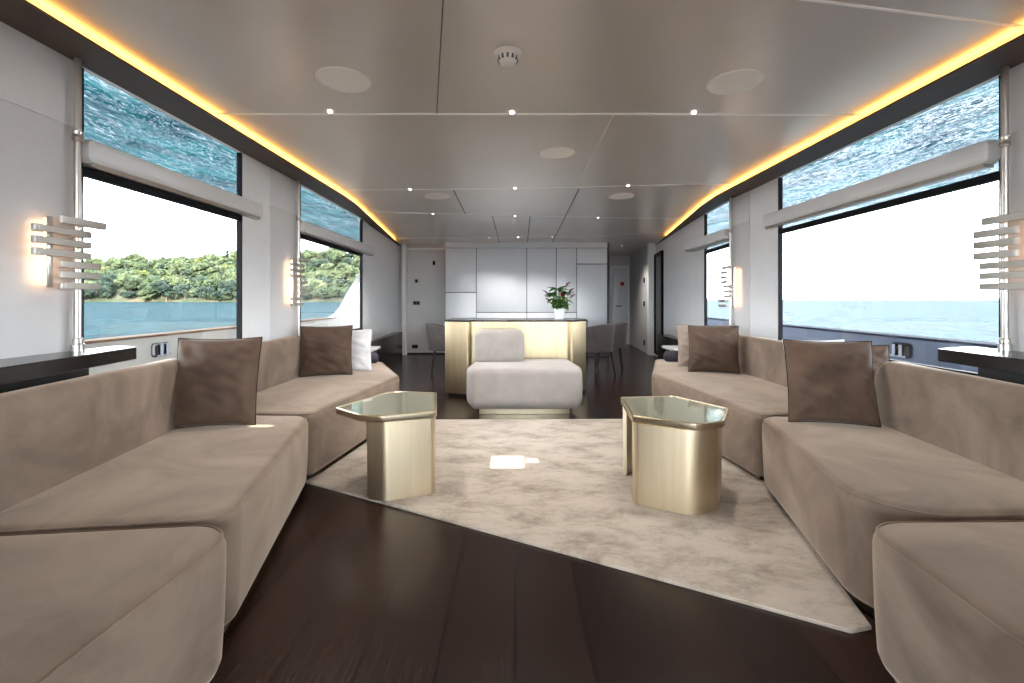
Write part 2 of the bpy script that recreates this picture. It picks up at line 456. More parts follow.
# roller blind cassettes across the windows
def cassette(x, y0, y1, side, z0, z1, label, xb):
    t = thing('blind_cassette', label, 'blind box', (x, (y0 + y1) / 2, z0))
    bm = bmesh.new()
    d = z1 - z0
    poly = [(y0, z0), (y1, z0), (y1, z1), (y0, z1)]
    # outline in (y,z), thickness along x
    mt = Matrix(((0, 0, 1, 0), (1, 0, 0, 0), (0, 1, 0, 0), (0, 0, 0, 1)))
    xs = sorted((x, xb)) 
    if side < 0: prof = [(0.0, xs[0]), (0.0, xs[1] - 0.02), (0.006, xs[1] - 0.006), (0.02, xs[1])]
    else: prof = [(0.02, xs[0]), (0.006, xs[0] + 0.006), (0.0, xs[0] + 0.02), (0, xs[1])]
    soft_block(bm, poly, 0.03, prof, 5, mt)
    finish(bm, 'housing', 'beam', t)
    bm = bmesh.new()
    xx = x + side * 0.012
    box(bm, min(xx, xb), max(xx, xb), y0 + 0.03, y1 - 0.03, z0 - 0.018, z0 + 0.004)
    finish(bm, 'bottom_rail', 'steel', t)
    localize(t)
cassette(-1.95, 2.06, 3.50, -1, 1.735, 1.845, 'silver blind box above the large left window with the wooded hill', -2.0)
cassette(-1.96, 4.19, 6.32, -1, 1.735, 1.845, 'silver blind box above the far left window with the white fin', -2.03)
cassette(2.26, 2.15, 4.12, 1, 1.76, 1.875, 'silver blind box above the large right window', 2.32)
cassette(2.26, 4.86, 6.05, 1, 1.76, 1.875, 'silver blind box above the small far right window', 2.38)

# ------------------------------------------------------------------ pole lamps
def pole_lamp(x, y, z0, side, fins, label, f, tube):
    fins = [(a * f, b2 * f, H + (c - H) * f, d * f) for a, b2, c, d in fins]
    tube = (tube[0] * f, tube[1] * f, H + (tube[2] - H) * f, H + (tube[3] - H) * f)
    t = thing('pole_lamp', label, 'lamp', (x, y, z0), group='pole lamps between the windows')
    bm = bmesh.new(); cyl(bm, (x, y, z0), (x, y, ZB), 0.014, n=20); finish(bm, 'pole', 'steel', t)
    bm = bmesh.new(); lathe(bm, (x, y), [(0, z0), (0.024, z0), (0.024, z0 + 0.03), (0.019, z0 + 0.034), (0.019, z0 + 0.055), (0.0141, z0 + 0.058)], 24); finish(bm, 'base_collar', 'steel', t)
    bm = bmesh.new(); lathe(bm, (x, y), [(0.0141, 1.81), (0.02, 1.813), (0.02, 1.83), (0.017, 1.835), (0.02, 1.84), (0.02, 1.857), (0.0141, 1.86)], 24); finish(bm, 'joint_collar', 'steel', t)
    for (y0, y1, zt, hh) in fins:
        bm = bmesh.new()
        xi = x - side * 0.042; xo = x - side * 0.013
        poly = [(min(xi, xo), y0), (max(xi, xo), y0), (max(xi, xo), y1), (min(xi, xo), y1)]
        soft_block(bm, poly, 0.014, [(0.002, zt - hh), (0, zt - hh + 0.002), (0, zt - 0.002), (0.002, zt)], 6)
        finish(bm, 'fin', 'fin', t)
    y0, y1, za, zb2 = tube
    bm = bmesh.new(); xm = x + side * 0.045
    ym = (y0 + y1) / 2
    box(bm, min(x - side * 0.0125, x - side * 0.004), max(x - side * 0.0125, x - side * 0.004), ym - 0.012, ym + 0.012, za, zb2, bev=0.003)
    lh = finish(bm, 'lamp_holder', 'steel', t)
    bm = bmesh.new(); cyl(bm, (x + side * 0.005, ym, za + 0.01), (x + side * 0.005, ym, zb2 - 0.01), 0.008, n=14)
    finish(bm, 'light_tube', 'lamp', lh)
    localize(t)
L1f = [(1.79, 1.99, 1.438, .030), (1.69, 1.92, 1.389, .027), (1.69, 1.92, 1.344, .027), (1.69, 1.92, 1.299, .027), (1.79, 1.965, 1.257, .026), (1.79, 1.965, 1.215, .026), (1.79, 1.965, 1.17, .026)]
R1f = [(1.72, 1.94, 1.451, .030), (1.80, 1.975, 1.398, .029), (1.80, 1.975, 1.352, .029), (1.80, 1.975, 1.304, .029), (1.70, 1.95, 1.259, .027), (1.70, 1.95, 1.216, .027), (1.70, 1.95, 1.17, .027)]
def stack(xl, n, z, dz, pat):
    out = []
    for i in range(n):
        y0, y1 = pat[i]; out.append((y0, y1, z - i * dz, 0.026))
    return out
pole_lamp(-1.958, 2.015, 0.872, -1, L1f, 'steel pole lamp with seven stacked fins in the left foreground', 1.065, (1.70, 1.84, 1.15, 1.43))
pole_lamp(2.275, 2.09, 0.866, 1, R1f, 'steel pole lamp with seven stacked fins at the right edge', 1.115, (1.72, 1.84, 1.15, 1.44))
P = [(3.76, 3.95), (3.66, 3.87), (3.66, 3.87), (3.66, 3.87), (3.78, 3.93), (3.78, 3.93), (3.78, 3.93), (3.66, 3.84), (3.66, 3.84)]
pole_lamp(-1.958, 4.07, 0.70, -1, stack(0, 9, 1.452, 0.047, P), 'slim pole lamp with nine fins between the two left windows', 1.062, (3.66, 3.8, 1.05, 1.44))
P = [(4.23, 4.40), (4.31, 4.43), (4.31, 4.43), (4.31, 4.43), (4.19, 4.37), (4.19, 4.37), (4.19, 4.37), (4.31, 4.47), (4.31, 4.47)]
pole_lamp(2.275, 4.75, 0.70, 1, stack(0, 9, 1.425, 0.046, P), 'slim pole lamp with nine fins between the two right windows', 1.107, (4.16, 4.28, 1.03, 1.41))

# ledges behind the far seats carry the slim lamps; black counters carry the near ones
def counter(poly, z0, z1, label, body, wallx):
    cx = sum(p[0] for p in poly) / len(poly); cy = sum(p[1] for p in poly) / len(poly)
    t = thing('side_counter', label, 'counter', (cx, cy, 0))
    bm = bmesh.new(); soft_block(bm, poly, 0.012, [(0.003, z0), (0, z0 + 0.003), (0, z1 - 0.003), (0.003, z1)], 4)
    finish(bm, 'top', 'black', t)
    bm = bmesh.new(); box(bm, *body, 0.0, z0); finish(bm, 'body', 'black_matte', t, smooth=False)
    localize(t)
counter([(-1.73, 1.49), (-1.84, 2.19), (-1.99, 2.26), (-1.99, -0.6), (-1.50, -0.6)][::-1], 0.812, 0.872, 'black lacquer counter beside the near left sofa backrest', (-1.985, -1.95, -0.6, 2.06), -2)
counter([(1.98, 1.45), (2.0, 1.77), (2.035, 2.17), (2.305, 2.28), (2.305, -0.6), (1.88, -0.6)], 0.806, 0.866, 'black lacquer counter beside the near right sofa backrest', (2.16, 2.285, -0.6, 2.1), 2.3)

# ------------------------------------------------------------------ sofas
def backrest(bm, a, b2, z0, z1, thick, side, rtop=0.10, rend=0.12):
    """inner face runs from a to b2 on the floor plan; thickness goes to 'side' (+1 = right of a->b2)"""
    a = Vector(a); b2 = Vector(b2); L = (b2 - a).length; u = (b2 - a).normalized()
    nrm = Vector((u.y, -u.x)) * side
    mt = Matrix(((u.x, 0, nrm.x, a.x), (u.y, 0, nrm.y, a.y), (0, 1, 0, 0), (0, 0, 0, 1)))
    poly = [(0, z0), (L, z0), (L, z1), (0, z1)]
    r = 0.045
    prof = [(r * (1 - math.sin(t)), r * (1 - math.cos(t))) for t in [PI / 2 * i / 5 for i in range(6)]]
    prof = [(r - r * math.sin(t), r - r * math.cos(t)) for t in [PI / 2 * i / 5 for i in range(6)]]
    prof += [(r - r * math.cos(t), thick - r + r * math.sin(t)) for t in [PI / 2 * i / 5 for i in range(6)]]
    soft_block(bm, poly, [0.05, 0.05, rend, rend], prof, 8, mt)

def sofa(name, label, seat_poly, radii, br, group, er=0.042, zt=0.435):
    cx = sum(p[0] for p in seat_poly) / len(seat_poly); cy = sum(p[1] for p in seat_poly) / len(seat_poly)
    t = thing(name, label, 'sofa', (cx, cy, 0), group=group)
    bm = bmesh.new(); soft_block(bm, seat_poly, radii, seat_prof(0.042, zt, er), 10)
    seat = finish(bm, 'seat', 'velvet', t, angle=50)
    bm = bmesh.new(); q_ = seat_poly if area(seat_poly) > 0 else seat_poly[::-1]; r_ = radii if area(seat_poly) > 0 else radii[::-1]
    ring = []
    for p in offset_fillet(q_, r_, 0.009, 10):
        if not ring or (ring[-1] - p).length > 0.003: ring.append(p)
    if (ring[0] - ring[-1]).length < 0.003: ring.pop()
    rr = []
    for i in range(len(ring)):
        d = (ring[(i + 1) % len(ring)] - ring[i - 1]).normalized(); nn = Vector((-d.y, d.x))
        rr.append([bm.verts.new((ring[i].x + nn.x * 0.0028 * math.cos(w), ring[i].y + nn.y * 0.0028 * math.cos(w), zt - 0.0175 + 0.0028 * math.sin(w))) for w in [2 * PI * z / 6 for z in range(6)]])
    for i in range(len(rr)):
        A, B = rr[i], rr[(i + 1) % len(rr)]
        for z in range(6): bm.faces.new((A[z], A[(z + 1) % 6], B[(z + 1) % 6], B[z]))
    finish(bm, 'seam', 'velvet', seat)
    bm = bmesh.new(); soft_block(bm, seat_poly, radii, [(0.055, 0.0), (0.05, 0.002), (0.05, 0.05)], 8)
    p = finish(bm, 'plinth', 'bronze', t); p['label'] = 'bronze metal plinth strip'
    if br:
        bm = bmesh.new(); backrest(bm, *br)
        finish(bm, 'backrest', 'velvet', t, angle=50)
    localize(t)
    return t
GS = 'taupe velvet sectional sofa modules'
e = 0.006
sofa('sofa_module', 'taupe velvet seat module in the bottom left corner of the view', [(-0.86, -0.4), (-0.835, 0.9), (-0.812, 1.385), (-1.6, 1.30), (-1.6, -0.4)], [0.05, 0.3, 0.13, 0.03, 0.03], None, GS)
sofa('sofa_module', 'long taupe velvet module on the left with a low backrest and sunlit streaks', [(-0.885, 1.40), (-1.20, 2.655), (-1.86, 2.655), (-1.86, 2.2), (-1.70, 1.29)], [0.10, 0.14, 0.03, 0.1, 0.03],
     ((-1.775, 2.50), (-1.585, 1.16), 0.39, 0.79, 0.115, 1), GS)
sofa('sofa_module', 'far left taupe velvet module under the window with the white fin', [(-1.205, 2.68), (-1.03, 4.02), (-1.46, 4.95), (-1.95, 4.95), (-1.95, 2.68)], [0.05, 0.12, 0.08, 0.03, 0.03],
     ((-1.865, 4.62), (-1.865, 2.68), 0.39, 0.785, 0.09, 1), GS)
sofa('sofa_module', 'taupe velvet seat module in the bottom right corner of the view', [(1.05, -0.4), (1.0, 0.9), (1.045, 1.39), (1.86, 1.40), (1.86, -0.4)], [0.05, 0.3, 0.14, 0.03, 0.03], None, GS)
sofa('sofa_module', 'long taupe velvet module on the right with a low backrest', [(1.125, 1.415), (1.425, 2.64), (2.10, 2.60), (2.05, 1.425)], [0.20, 0.12, 0.03, 0.03],
     ((1.975, 2.50), (1.80, 1.15), 0.39, 0.775, 0.115, -1), GS)
sofa('sofa_module', 'far right taupe velvet module below the small window', [(1.43, 2.665), (1.26, 4.15), (1.60, 5.15), (2.24, 5.15), (2.24, 2.665)], [0.05, 0.12, 0.08, 0.03, 0.03],
     ((2.075, 4.6), (2.075, 2.665), 0.39, 0.775, 0.10, -1), GS)

# ------------------------------------------------------------------ cushions
def pillow(name, label, bot, yaw, tilt, w, h, thick, m, cat='cushion', group=None, seed=0):
    """standing cushion; bot = centre of its bottom edge, yaw turns its face, tilt leans it back"""
    bm = bmesh.new(); N = 40
    grid = {}
    for s in (1, -1):
        for i in range(N + 1):
            for j in range(N + 1):
                u = -1 + 2 * i / N; v = -1 + 2 * j / N
                edge = (i in (0, N)) or (j in (0, N))
                if edge and s == -1: grid[(s, i, j)] = grid[(1, i, j)]; continue
                px = u * (1 - 0.045 * (1 - v * v)) ; pz = v * (1 - 0.045 * (1 - u * u))
                f = ((1 - u * u) * (1 - v * v))
                t = thick / 2 * (f ** 0.5)
                wr = noise.noise(Vector((u * 2.2 + seed * 7, v * 2.2, s))) * 0.016
                for cu, cv in ((-1, -1), (1, -1), (1, 1), (-1, 1)):       # creases fanning out of the corners
                    an = math.atan2(v - cv * 1.05, u - cu * 1.05); dd = math.hypot(u - cu, v - cv)
                    wr += 0.013 * math.exp(-dd * 1.6) * math.sin(an * 9 + seed * 2.3 + cu + 2 * cv + dd * 1.5)
                wr += noise.noise(Vector((u * 1.2 + seed, v * 5.5 + u * 2.0, s * 3 + seed))) * 0.012
                rad = max(abs(u), abs(v))
                t += wr * min(1, f * 3)
                if edge: t = 0
                grid[(s, i, j)] = bm.verts.new((px * w / 2, -s * t, h / 2 + pz * h / 2))
        for i in range(N):
            for j in range(N):
                bm.faces.new((grid[(s, i, j)], grid[(s, i + 1, j)], grid[(s, i + 1, j + 1)], grid[(s, i, j + 1)]))
    o = finish(bm, name, m, angle=60)
    bm2 = bmesh.new()
    # piping along the seam
    pts = []
    for i in range(N + 1): pts.append((-1 + 2 * i / N, -1))
    for j in range(1, N + 1): pts.append((1, -1 + 2 * j / N))
    for i in range(1, N + 1): pts.append((1 - 2 * i / N, 1))
    for j in range(1, N): pts.append((-1, 1 - 2 * j / N))
    P = [Vector((u * (1 - 0.045 * (1 - v * v)) * w / 2, 0, h / 2 + v * (1 - 0.045 * (1 - u * u)) * h / 2)) for u, v in pts]
    rings = []
    for q, p in enumerate(P):
        d = (P[(q + 1) % len(P)] - P[q - 1]).normalized(); a = Vector((0, 1, 0)); b3 = d.cross(a)
        rings.append([bm2.verts.new(p + (a * math.cos(t) + b3 * math.sin(t)) * 0.0028) for t in [2 * PI * z / 6 for z in range(6)]])
    for q in range(len(rings)):
        A = rings[q]; B = rings[(q + 1) % len(rings)]
        for z in range(6): bm2.faces.new((A[z], A[(z + 1) % 6], B[(z + 1) % 6], B[z]))
    finish(bm2, 'piping', 'piping' if m == 'brown_velvet' else m, o)
    o.location = bot; o.rotation_euler = (-tilt, 0, yaw)
    tag(o, label, cat, group)
    return o
R = math.radians
pillow('cushion', 'brown velvet cushion leaning in the gap between the two left sofa backrests', (-1.58, 2.35, 0.437), R(12), R(13), 0.41, 0.47, 0.17, 'brown_velvet', seed=1)
pillow('cushion', 'brown velvet cushion on the far left module, in front of a white one', (-1.65, 3.93, 0.437), R(18), R(10), 0.43, 0.44, 0.15, 'brown_velvet', seed=2)
pillow('cushion', 'white cushion tucked behind the brown cushion on the far left module', (-1.58, 4.17, 0.437), R(16), R(12), 0.48, 0.39, 0.11, 'white_linen', seed=3)
pillow('cushion', 'brown velvet cushion between the two right sofa backrests, in front of a white one', (1.70, 2.40, 0.437), R(-14), R(12), 0.43, 0.45, 0.17, 'brown_velvet', seed=4)
pillow('cushion', 'white cushion peeking over the near right brown cushion', (1.83, 2.68, 0.437), R(-5), R(13), 0.36, 0.43, 0.10, 'white_linen', seed=5)
pillow('cushion', 'dark brown cushion half hidden behind the end of the near right backrest', (2.06, 2.68, 0.437), R(-20), R(10), 0.32, 0.40, 0.10, 'brown_velvet', seed=8)
pillow('cushion', 'brown velvet cushion on the far right module, in front of a taupe one', (1.81, 4.10, 0.437), R(-18), R(8), 0.43, 0.43, 0.15, 'brown_velvet', seed=6)
pillow('cushion', 'taupe cushion behind the brown cushion on the far right module', (1.88, 4.44, 0.437), R(-12), R(10), 0.52, 0.42, 0.11, 'taupe_linen', seed=7)

def bolster(label, p, q, r):
    p = Vector(p); q = Vector(q); d = (q - p).normalized(); a = Vector((0, 0, 1)); b3 = d.cross(a)
    bm = bmesh.new(); L = (q - p).length; rings = []
    prof = [(0, 0), (0.5, 0.002), (0.8, 0.02), (0.97, 0.05), (1, 0.10)] 
    st = [(f * r, s) for f, s in prof] + [(r * 1.02, L / 2)] + [(f * r, L - s) for f, s in prof[::-1]]
    for rr, s in st:
        c = p + d * s
        rings.append([bm.verts.new(c + (a * math.cos(t) + b3 * math.sin(t)) * max(rr, 0.001)) for t in [2 * PI * z / 20 for z in range(20)]])
    for A, B in zip(rings, rings[1:]):
        for z in range(20): bm.faces.new((A[z], A[(z + 1) % 20], B[(z + 1) % 20], B[z]))
    bm.faces.new(rings[0]); bm.faces.new(rings[-1])
    c = (p + q) / 2
    for v in bm.verts: v.co -= c
    tag(finish(bm, 'bolster', 'navy_cloth', loc=c), label, 'bolster')
bolster('dark bolster cushion lying on the far end of the left sofa', (-1.86, 4.72, 0.485), (-1.45, 4.78, 0.485), 0.065)
bolster('dark bolster cushion lying on the far end of the right sofa', (2.18, 4.85, 0.485), (1.62, 4.9, 0.485), 0.065)

# ------------------------------------------------------------------ rug
bm = bmesh.new()
rp = [(-1.26, 2.705), (1.107, 1.482), (1.19, 1.50), (1.50, 2.70), (1.40, 4.12), (-1.06, 4.09), (-1.22, 2.85)]
soft_block(bm, rp, 0.01, [(0.0, 0.001), (0, 0.010), (0.004, 0.014)], 3)
tag(finish(bm, 'area_rug', 'rug'), 'pale mottled silky rug with a slanting front edge on the dark floor', 'rug')

# ------------------------------------------------------------------ brass side tables
def side_table(label, top, tr, body, rb, c, zt, name='side_table', shrink=1.0):
    t = thing(name, label, 'side table', (c[0], c[1], 0.014), group='brass side tables on the rug')
    bm = bmesh.new()
    soft_block(bm, top, tr, [(0.012, zt - 0.04), (0.002, zt - 0.036), (0, zt - 0.03), (0, zt - 0.003), (0.003, zt), (0.013, zt), (0.014, zt - 0.006)], 8)
    tray = finish(bm, 'tray_rim', 'brass_light', t)
    bm = bmesh.new()
    soft_block(bm, top, tr, [(0.0145, zt - 0.009), (0.0145, zt - 0.003)], 8)
    g = finish(bm, 'glass_top', 'table_top', tray); g['label'] = 'mirrored grey green glass top'
    # body: bent sheet following an open path, thickness inward
    pts = []
    n = len(body)
    for i, p in enumerate(body):
        if i in (0, n - 1) : pts.append(Vector(p)); continue
        a, b2, d = Vector(body[i - 1]), Vector(p), Vector(body[i + 1])
        u = (b2 - a).normalized(); w = (d - b2).normalized(); th = math.acos(max(-1, min(1, u.dot(w)))); r = rb[i]
        tt = r * math.tan(th / 2); s = 1 if u.x * w.y - u.y * w.x > 0 else -1
        nu = Vector((-u.y, u.x)); cen = b2 - u * tt + nu * r * s
        a0 = math.atan2((b2 - u * tt - cen).y, (b2 - u * tt - cen).x)
        for q in range(9):
            an = a0 + s * th * q / 8; pts.append(cen + Vector((math.cos(an), math.sin(an))) * r)
    C = Vector(c)
    bm = bmesh.new(); T = 0.022; secs = []
    for i, p in enumerate(pts):
        u = (pts[min(i + 1, len(pts) - 1)] - pts[max(i - 1, 0)]).normalized(); nn = Vector((-u.y, u.x))
        if nn.dot(C - p) < 0: nn = -nn
        o2, i2 = p, p + nn * T
        def sc(v, f): return C + (v - C) * f
        q1, q2, q3, q4 = sc(o2, shrink), sc(o2, 1.0), sc(i2, 1.0), sc(i2, shrink)
        secs.append([bm.verts.new((q1.x, q1.y, 0.015)), bm.verts.new((q2.x, q2.y, zt - 0.036)), bm.verts.new((q3.x, q3.y, zt - 0.036)), bm.verts.new((q4.x, q4.y, 0.015))])
    for A, B in zip(secs, secs[1:]):
        for z in range(4): bm.faces.new((A[z], A[(z + 1) % 4], B[(z + 1) % 4], B[z]))
    bm.faces.new(secs[0]); bm.faces.new(secs[-1][::-1])
    finish(bm, 'body', 'brass', t)
    localize(t)
    return t
topR = [(0.628, 2.416), (0.919, 2.245), (1.075, 2.315), (1.225, 2.583), (1.03, 2.925), (0.674, 2.88)]
bodyR = [(0.668, 2.79), (0.685, 2.86), (1.015, 2.90), (1.19, 2.583), (1.052, 2.325), (0.91, 2.245), (0.628, 2.392), (0.650, 2.50)]
side_table('open-sided brass side table on the right with hexagonal glass top', topR, [0.02, 0.10, 0.06, 0.02, 0.06, 0.02], bodyR, [0, 0.02, 0.06, 0.03, 0.08, 0.12, 0.045, 0], (0.88, 2.55), 0.48, shrink=0.985)
topL = [(-0.435, 2.505), (-0.525, 3.02), (-0.845, 3.08), (-1.04, 2.605), (-0.84, 2.43), (-0.72, 2.41)]
bodyL = [(-0.495, 2.80), (-0.55, 2.99), (-0.83, 3.04), (-0.90, 2.78), (-0.81, 2.45), (-0.70, 2.415), (-0.445, 2.515), (-0.468, 2.66)]
side_table('brass side table on the left standing on the rug corner', topL, [0.03, 0.02, 0.12, 0.012, 0.05, 0.07], bodyL, [0, 0.03, 0.08, 0.1, 0.04, 0.06, 0.03, 0], (-0.68, 2.72), 0.48, shrink=0.975)

# ------------------------------------------------------------------ lounge chair facing the camera
t = thing('lounge_chair', 'pale grey upholstered lounge chair with an offset back cushion, facing the camera', 'armchair', (0.09, 4.65, 0))
sp = [(-0.455, 4.22), (0.635, 4.22), (0.66, 4.45), (0.60, 5.0), (-0.42, 5.0), (-0.475, 4.45)]
bm = bmesh.new()
sr = [0.10, 0.10, 0.1, 0.08, 0.08, 0.1]
r = 0.06
soft_block(bm, sp, sr, [(0.075, 0.06), (0.06, 0.068), (0.02, 0.11), (0.004, 0.14), (0, 0.17), (0, 0.34)] + arc_prof(r, 0.452, 7) + [(r + 0.06, 0.458), (r + 0.12, 0.46)], 8)
finish(bm, 'seat', 'boucle', t, angle=50)
bm = bmesh.new(); soft_block(bm, sp, sr, [(0.125, 0.0), (0.12, 0.003), (0.12, 0.058)], 8); p = finish(bm, 'plinth', 'brass_light', t); p['label'] = 'brass base strip'
bm = bmesh.new()
mt = Matrix(((1, 0, 0, -0.43), (0, 0.06, 1, 4.68), (0, 1, 0, 0.45), (0, 0, 0, 1)))
mt = Matrix.Translation((-0.43, 4.66, 0.445)) @ Matrix.Rotation(R(82), 4, 'X')
r = 0.06
prof = [(r - r * math.sin(q), -0.16 + r - r * math.cos(q)) for q in [PI / 2 * i / 5 for i in range(6)]] + [(r - r * math.cos(q), -r + r * math.sin(q)) for q in [PI / 2 * i / 5 for i in range(6)]]
soft_block(bm, [(0, 0), (0.53, 0), (0.53, 0.36), (0, 0.36)], 0.09, prof, 8, mt)
finish(bm, 'back_cushion', 'boucle', t, angle=50)
localize(t)

# ------------------------------------------------------------------ brass counter behind it
t = thing('brass_counter', 'brass clad counter with a thin dark top behind the lounge chair', 'counter', (0.05, 5.5, 0))
cp = [(-0.80, 5.14), (-0.515, 5.04), (-0.50, 5.12), (0.60, 5.12), (0.64, 5.05), (0.84, 5.32), (0.84, 5.75), (-0.80, 5.75)]
cr = [0.01, 0.03, 0.02, 0.02, 0.03, 0.02, 0.01, 0.01]
bm = bmesh.new(); soft_block(bm, cp, cr, [(0, 0.04), (0, 0.852)], 5); finish(bm, 'body', 'brass_deep', t)
bm = bmesh.new(); soft_block(bm, cp, cr, [(-0.004, 0.853), (-0.006, 0.856), (-0.006, 0.868), (-0.003, 0.871)], 5); finish(bm, 'top', 'black', t)
bm = bmesh.new(); soft_block(bm, cp, cr, [(0.035, 0.0), (0.035, 0.04)], 4); finish(bm, 'plinth', 'black_matte', t)
localize(t)

# ------------------------------------------------------------------ potted plant
t = thing('potted_plant', 'anthurium with green leaves and dark red flowers in a white pot on the brass counter', 'plant', (0.54, 5.5, 0.871))
px, py, pz = 0.54, 5.5, 0.871
bm = bmesh.new(); lathe(bm, (px, py), [(0, pz), (0.052, pz), (0.056, pz + 0.004), (0.072, pz + 0.12), (0.074, pz + 0.125), (0.068, pz + 0.125), (0.066, pz + 0.112), (0, pz + 0.112)], 32)
finish(bm, 'pot', 'pot', t)
bm = bmesh.new(); lathe(bm, (px, py), [(0, pz + 0.113), (0.064, pz + 0.113), (0.05, pz + 0.118), (0, pz + 0.119)], 20); finish(bm, 'soil', 'soil', t)
rnd = random.Random(3)
def leaf(bm, base, yaw, pitch, L, W, cup=0.25):
    mt = Matrix.Translation(base) @ Matrix.Rotation(yaw, 4, 'Z') @ Matrix.Rotation(-pitch, 4, 'Y')
    n = 8; rows = []
    for i in range(n + 1):
        s = i / n; w = W * (math.sin(PI * min(1, s ** 0.75)) ** 0.8) * (1 if s < 0.98 else 0); z = -0.35 * L * s * s
        rows.append([bm.verts.new(mt @ Vector((L * s, -w / 2, z + w * cup))), bm.verts.new(mt @ Vector((L * s, 0, z))), bm.verts.new(mt @ Vector((L * s, w / 2, z + w * cup)))])
    for A, B in zip(rows, rows[1:]):
        for j in range(2): bm.faces.new((A[j], A[j + 1], B[j + 1], B[j]))
stems = bmesh.new()
for i in range(70):
    yaw = rnd.uniform(0, 2 * PI); hh = rnd.uniform(0.0, 0.24); out = rnd.uniform(0.01, 0.10) * (1 - abs(hh - 0.12) * 2)
    base = Vector((px + math.cos(yaw) * out, py + math.sin(yaw) * out, pz + 0.13 + hh))
    cyl(stems, (px + math.cos(yaw) * 0.02, py + math.sin(yaw) * 0.02, pz + 0.115), base, 0.003, 0.002, 6)
    bm = bmesh.new(); leaf(bm, base, yaw, rnd.uniform(-0.3, 0.6), rnd.uniform(0.08, 0.13), rnd.uniform(0.045, 0.07)); finish(bm, 'leaf', 'leaf', t, angle=80)
for i, (yaw, hh, out) in enumerate([(2.9, 0.17, 0.15), (0.3, 0.27, 0.10), (-0.3, 0.19, 0.13), (3.4, 0.07, 0.12), (-1.3, 0.14, 0.12), (0.1, 0.12, 0.15)]):
    base = Vector((px + math.cos(yaw) * out, py + math.sin(yaw) * out, pz + 0.13 + hh))
    cyl(stems, (px, py, pz + 0.115), base, 0.003, 0.002, 6)
    bm = bmesh.new(); leaf(bm, base, yaw, 1.0, 0.08, 0.065); finish(bm, 'flower', 'flower', t, angle=80)
finish(stems, 'stems', 'leaf', t)
localize(t)

# ------------------------------------------------------------------ dining table and chairs behind the counter
t = thing('dining_table', 'dark dining table hidden behind the brass counter', 'table', (0.05, 7.2, 0))
bm = bmesh.new(); soft_block(bm, [(-0.75, 6.55), (0.85, 6.55), (0.85, 7.9), (-0.75, 7.9)], 0.25, [(0.01, 0.70), (0, 0.71), (0, 0.735), (0.004, 0.74)], 10); finish(bm, 'tabletop', 'black', t)
bm = bmesh.new(); lathe(bm, (0.05, 7.2), [(0, 0), (0.4, 0), (0.4, 0.02), (0.12, 0.05), (0.10, 0.65), (0.3, 0.70), (0, 0.70)], 32); finish(bm, 'pedestal', 'black_matte', t)
localize(t)

def dining_chair(label, x, y, rz):
    t = thing('dining_chair', label, 'chair', (x, y, 0), rz, group='upholstered dining chairs')
    # chair faces +Y in its own frame
    bm = bmesh.new()
    soft_block(bm, [(-0.23, -0.22), (0.23, -0.22), (0.21, 0.24), (-0.21, 0.24)], [0.17, 0.17, 0.06, 0.06], [(0.02, 0.385), (0.0, 0.40), (0, 0.44)] + arc_prof(0.03, 0.475, 4), 8)
    finish(bm, 'seat', 'chair_fab', t, angle=50)
    bm = bmesh.new(); n = 28; secs = []
    for i in range(n + 1):
        a = -0.18 * PI + (1.36 * PI) * i / n      # from right front round the back to left front
        a2 = -a
        f = math.sin(PI * i / n)                   # 1 at the back
        ztop = 0.60 + 0.165 * (f ** 0.6); zb = 0.36 + 0.0 * f
        ro = 0.245 + 0.0 * f; ri = ro - 0.035
        cs, sn = math.cos(a), -math.sin(a)
        flare = 1.10
        secs.append([bm.verts.new((cs * ro, sn * ro, zb)), bm.verts.new((cs * ro * flare, sn * ro * flare - 0.02 * f, ztop - 0.01)),
                     bm.verts.new((cs * (ro * flare - 0.015), sn * (ro * flare - 0.015) - 0.02 * f, ztop)), bm.verts.new((cs * (ri * flare), sn * (ri * flare) - 0.02 * f, ztop - 0.01)), bm.verts.new((cs * ri, sn * ri, zb))])
    for A, B in zip(secs, secs[1:]):
        for z in range(5): bm.faces.new((A[z], A[(z + 1) % 5], B[(z + 1) % 5], B[z]))
    bm.faces.new(secs[0]); bm.faces.new(secs[-1][::-1])
    finish(bm, 'backrest', 'chair_fab', t, angle=50)
    for sx in (-1, 1):
        for sy in (-1, 1):
            bm = bmesh.new(); cyl(bm, (sx * 0.15, sy * 0.15, 0.40), (sx * 0.20, sy * 0.20, 0.0), 0.018, 0.010, 14); finish(bm, 'leg', 'black_matte', t)
    return t
dining_chair('grey dining chair left of the brass counter', -1.04, 6.72, R(-80))
dining_chair('grey dining chair seen from behind, just right of the brass counter', 1.17, 6.55, R(35))
dining_chair('grey dining chair furthest right, nearest the hallway', 1.50, 7.15, R(75))
dining_chair('grey dining chair mostly hidden behind the right end of the brass counter', 1.02, 8.05, R(130))

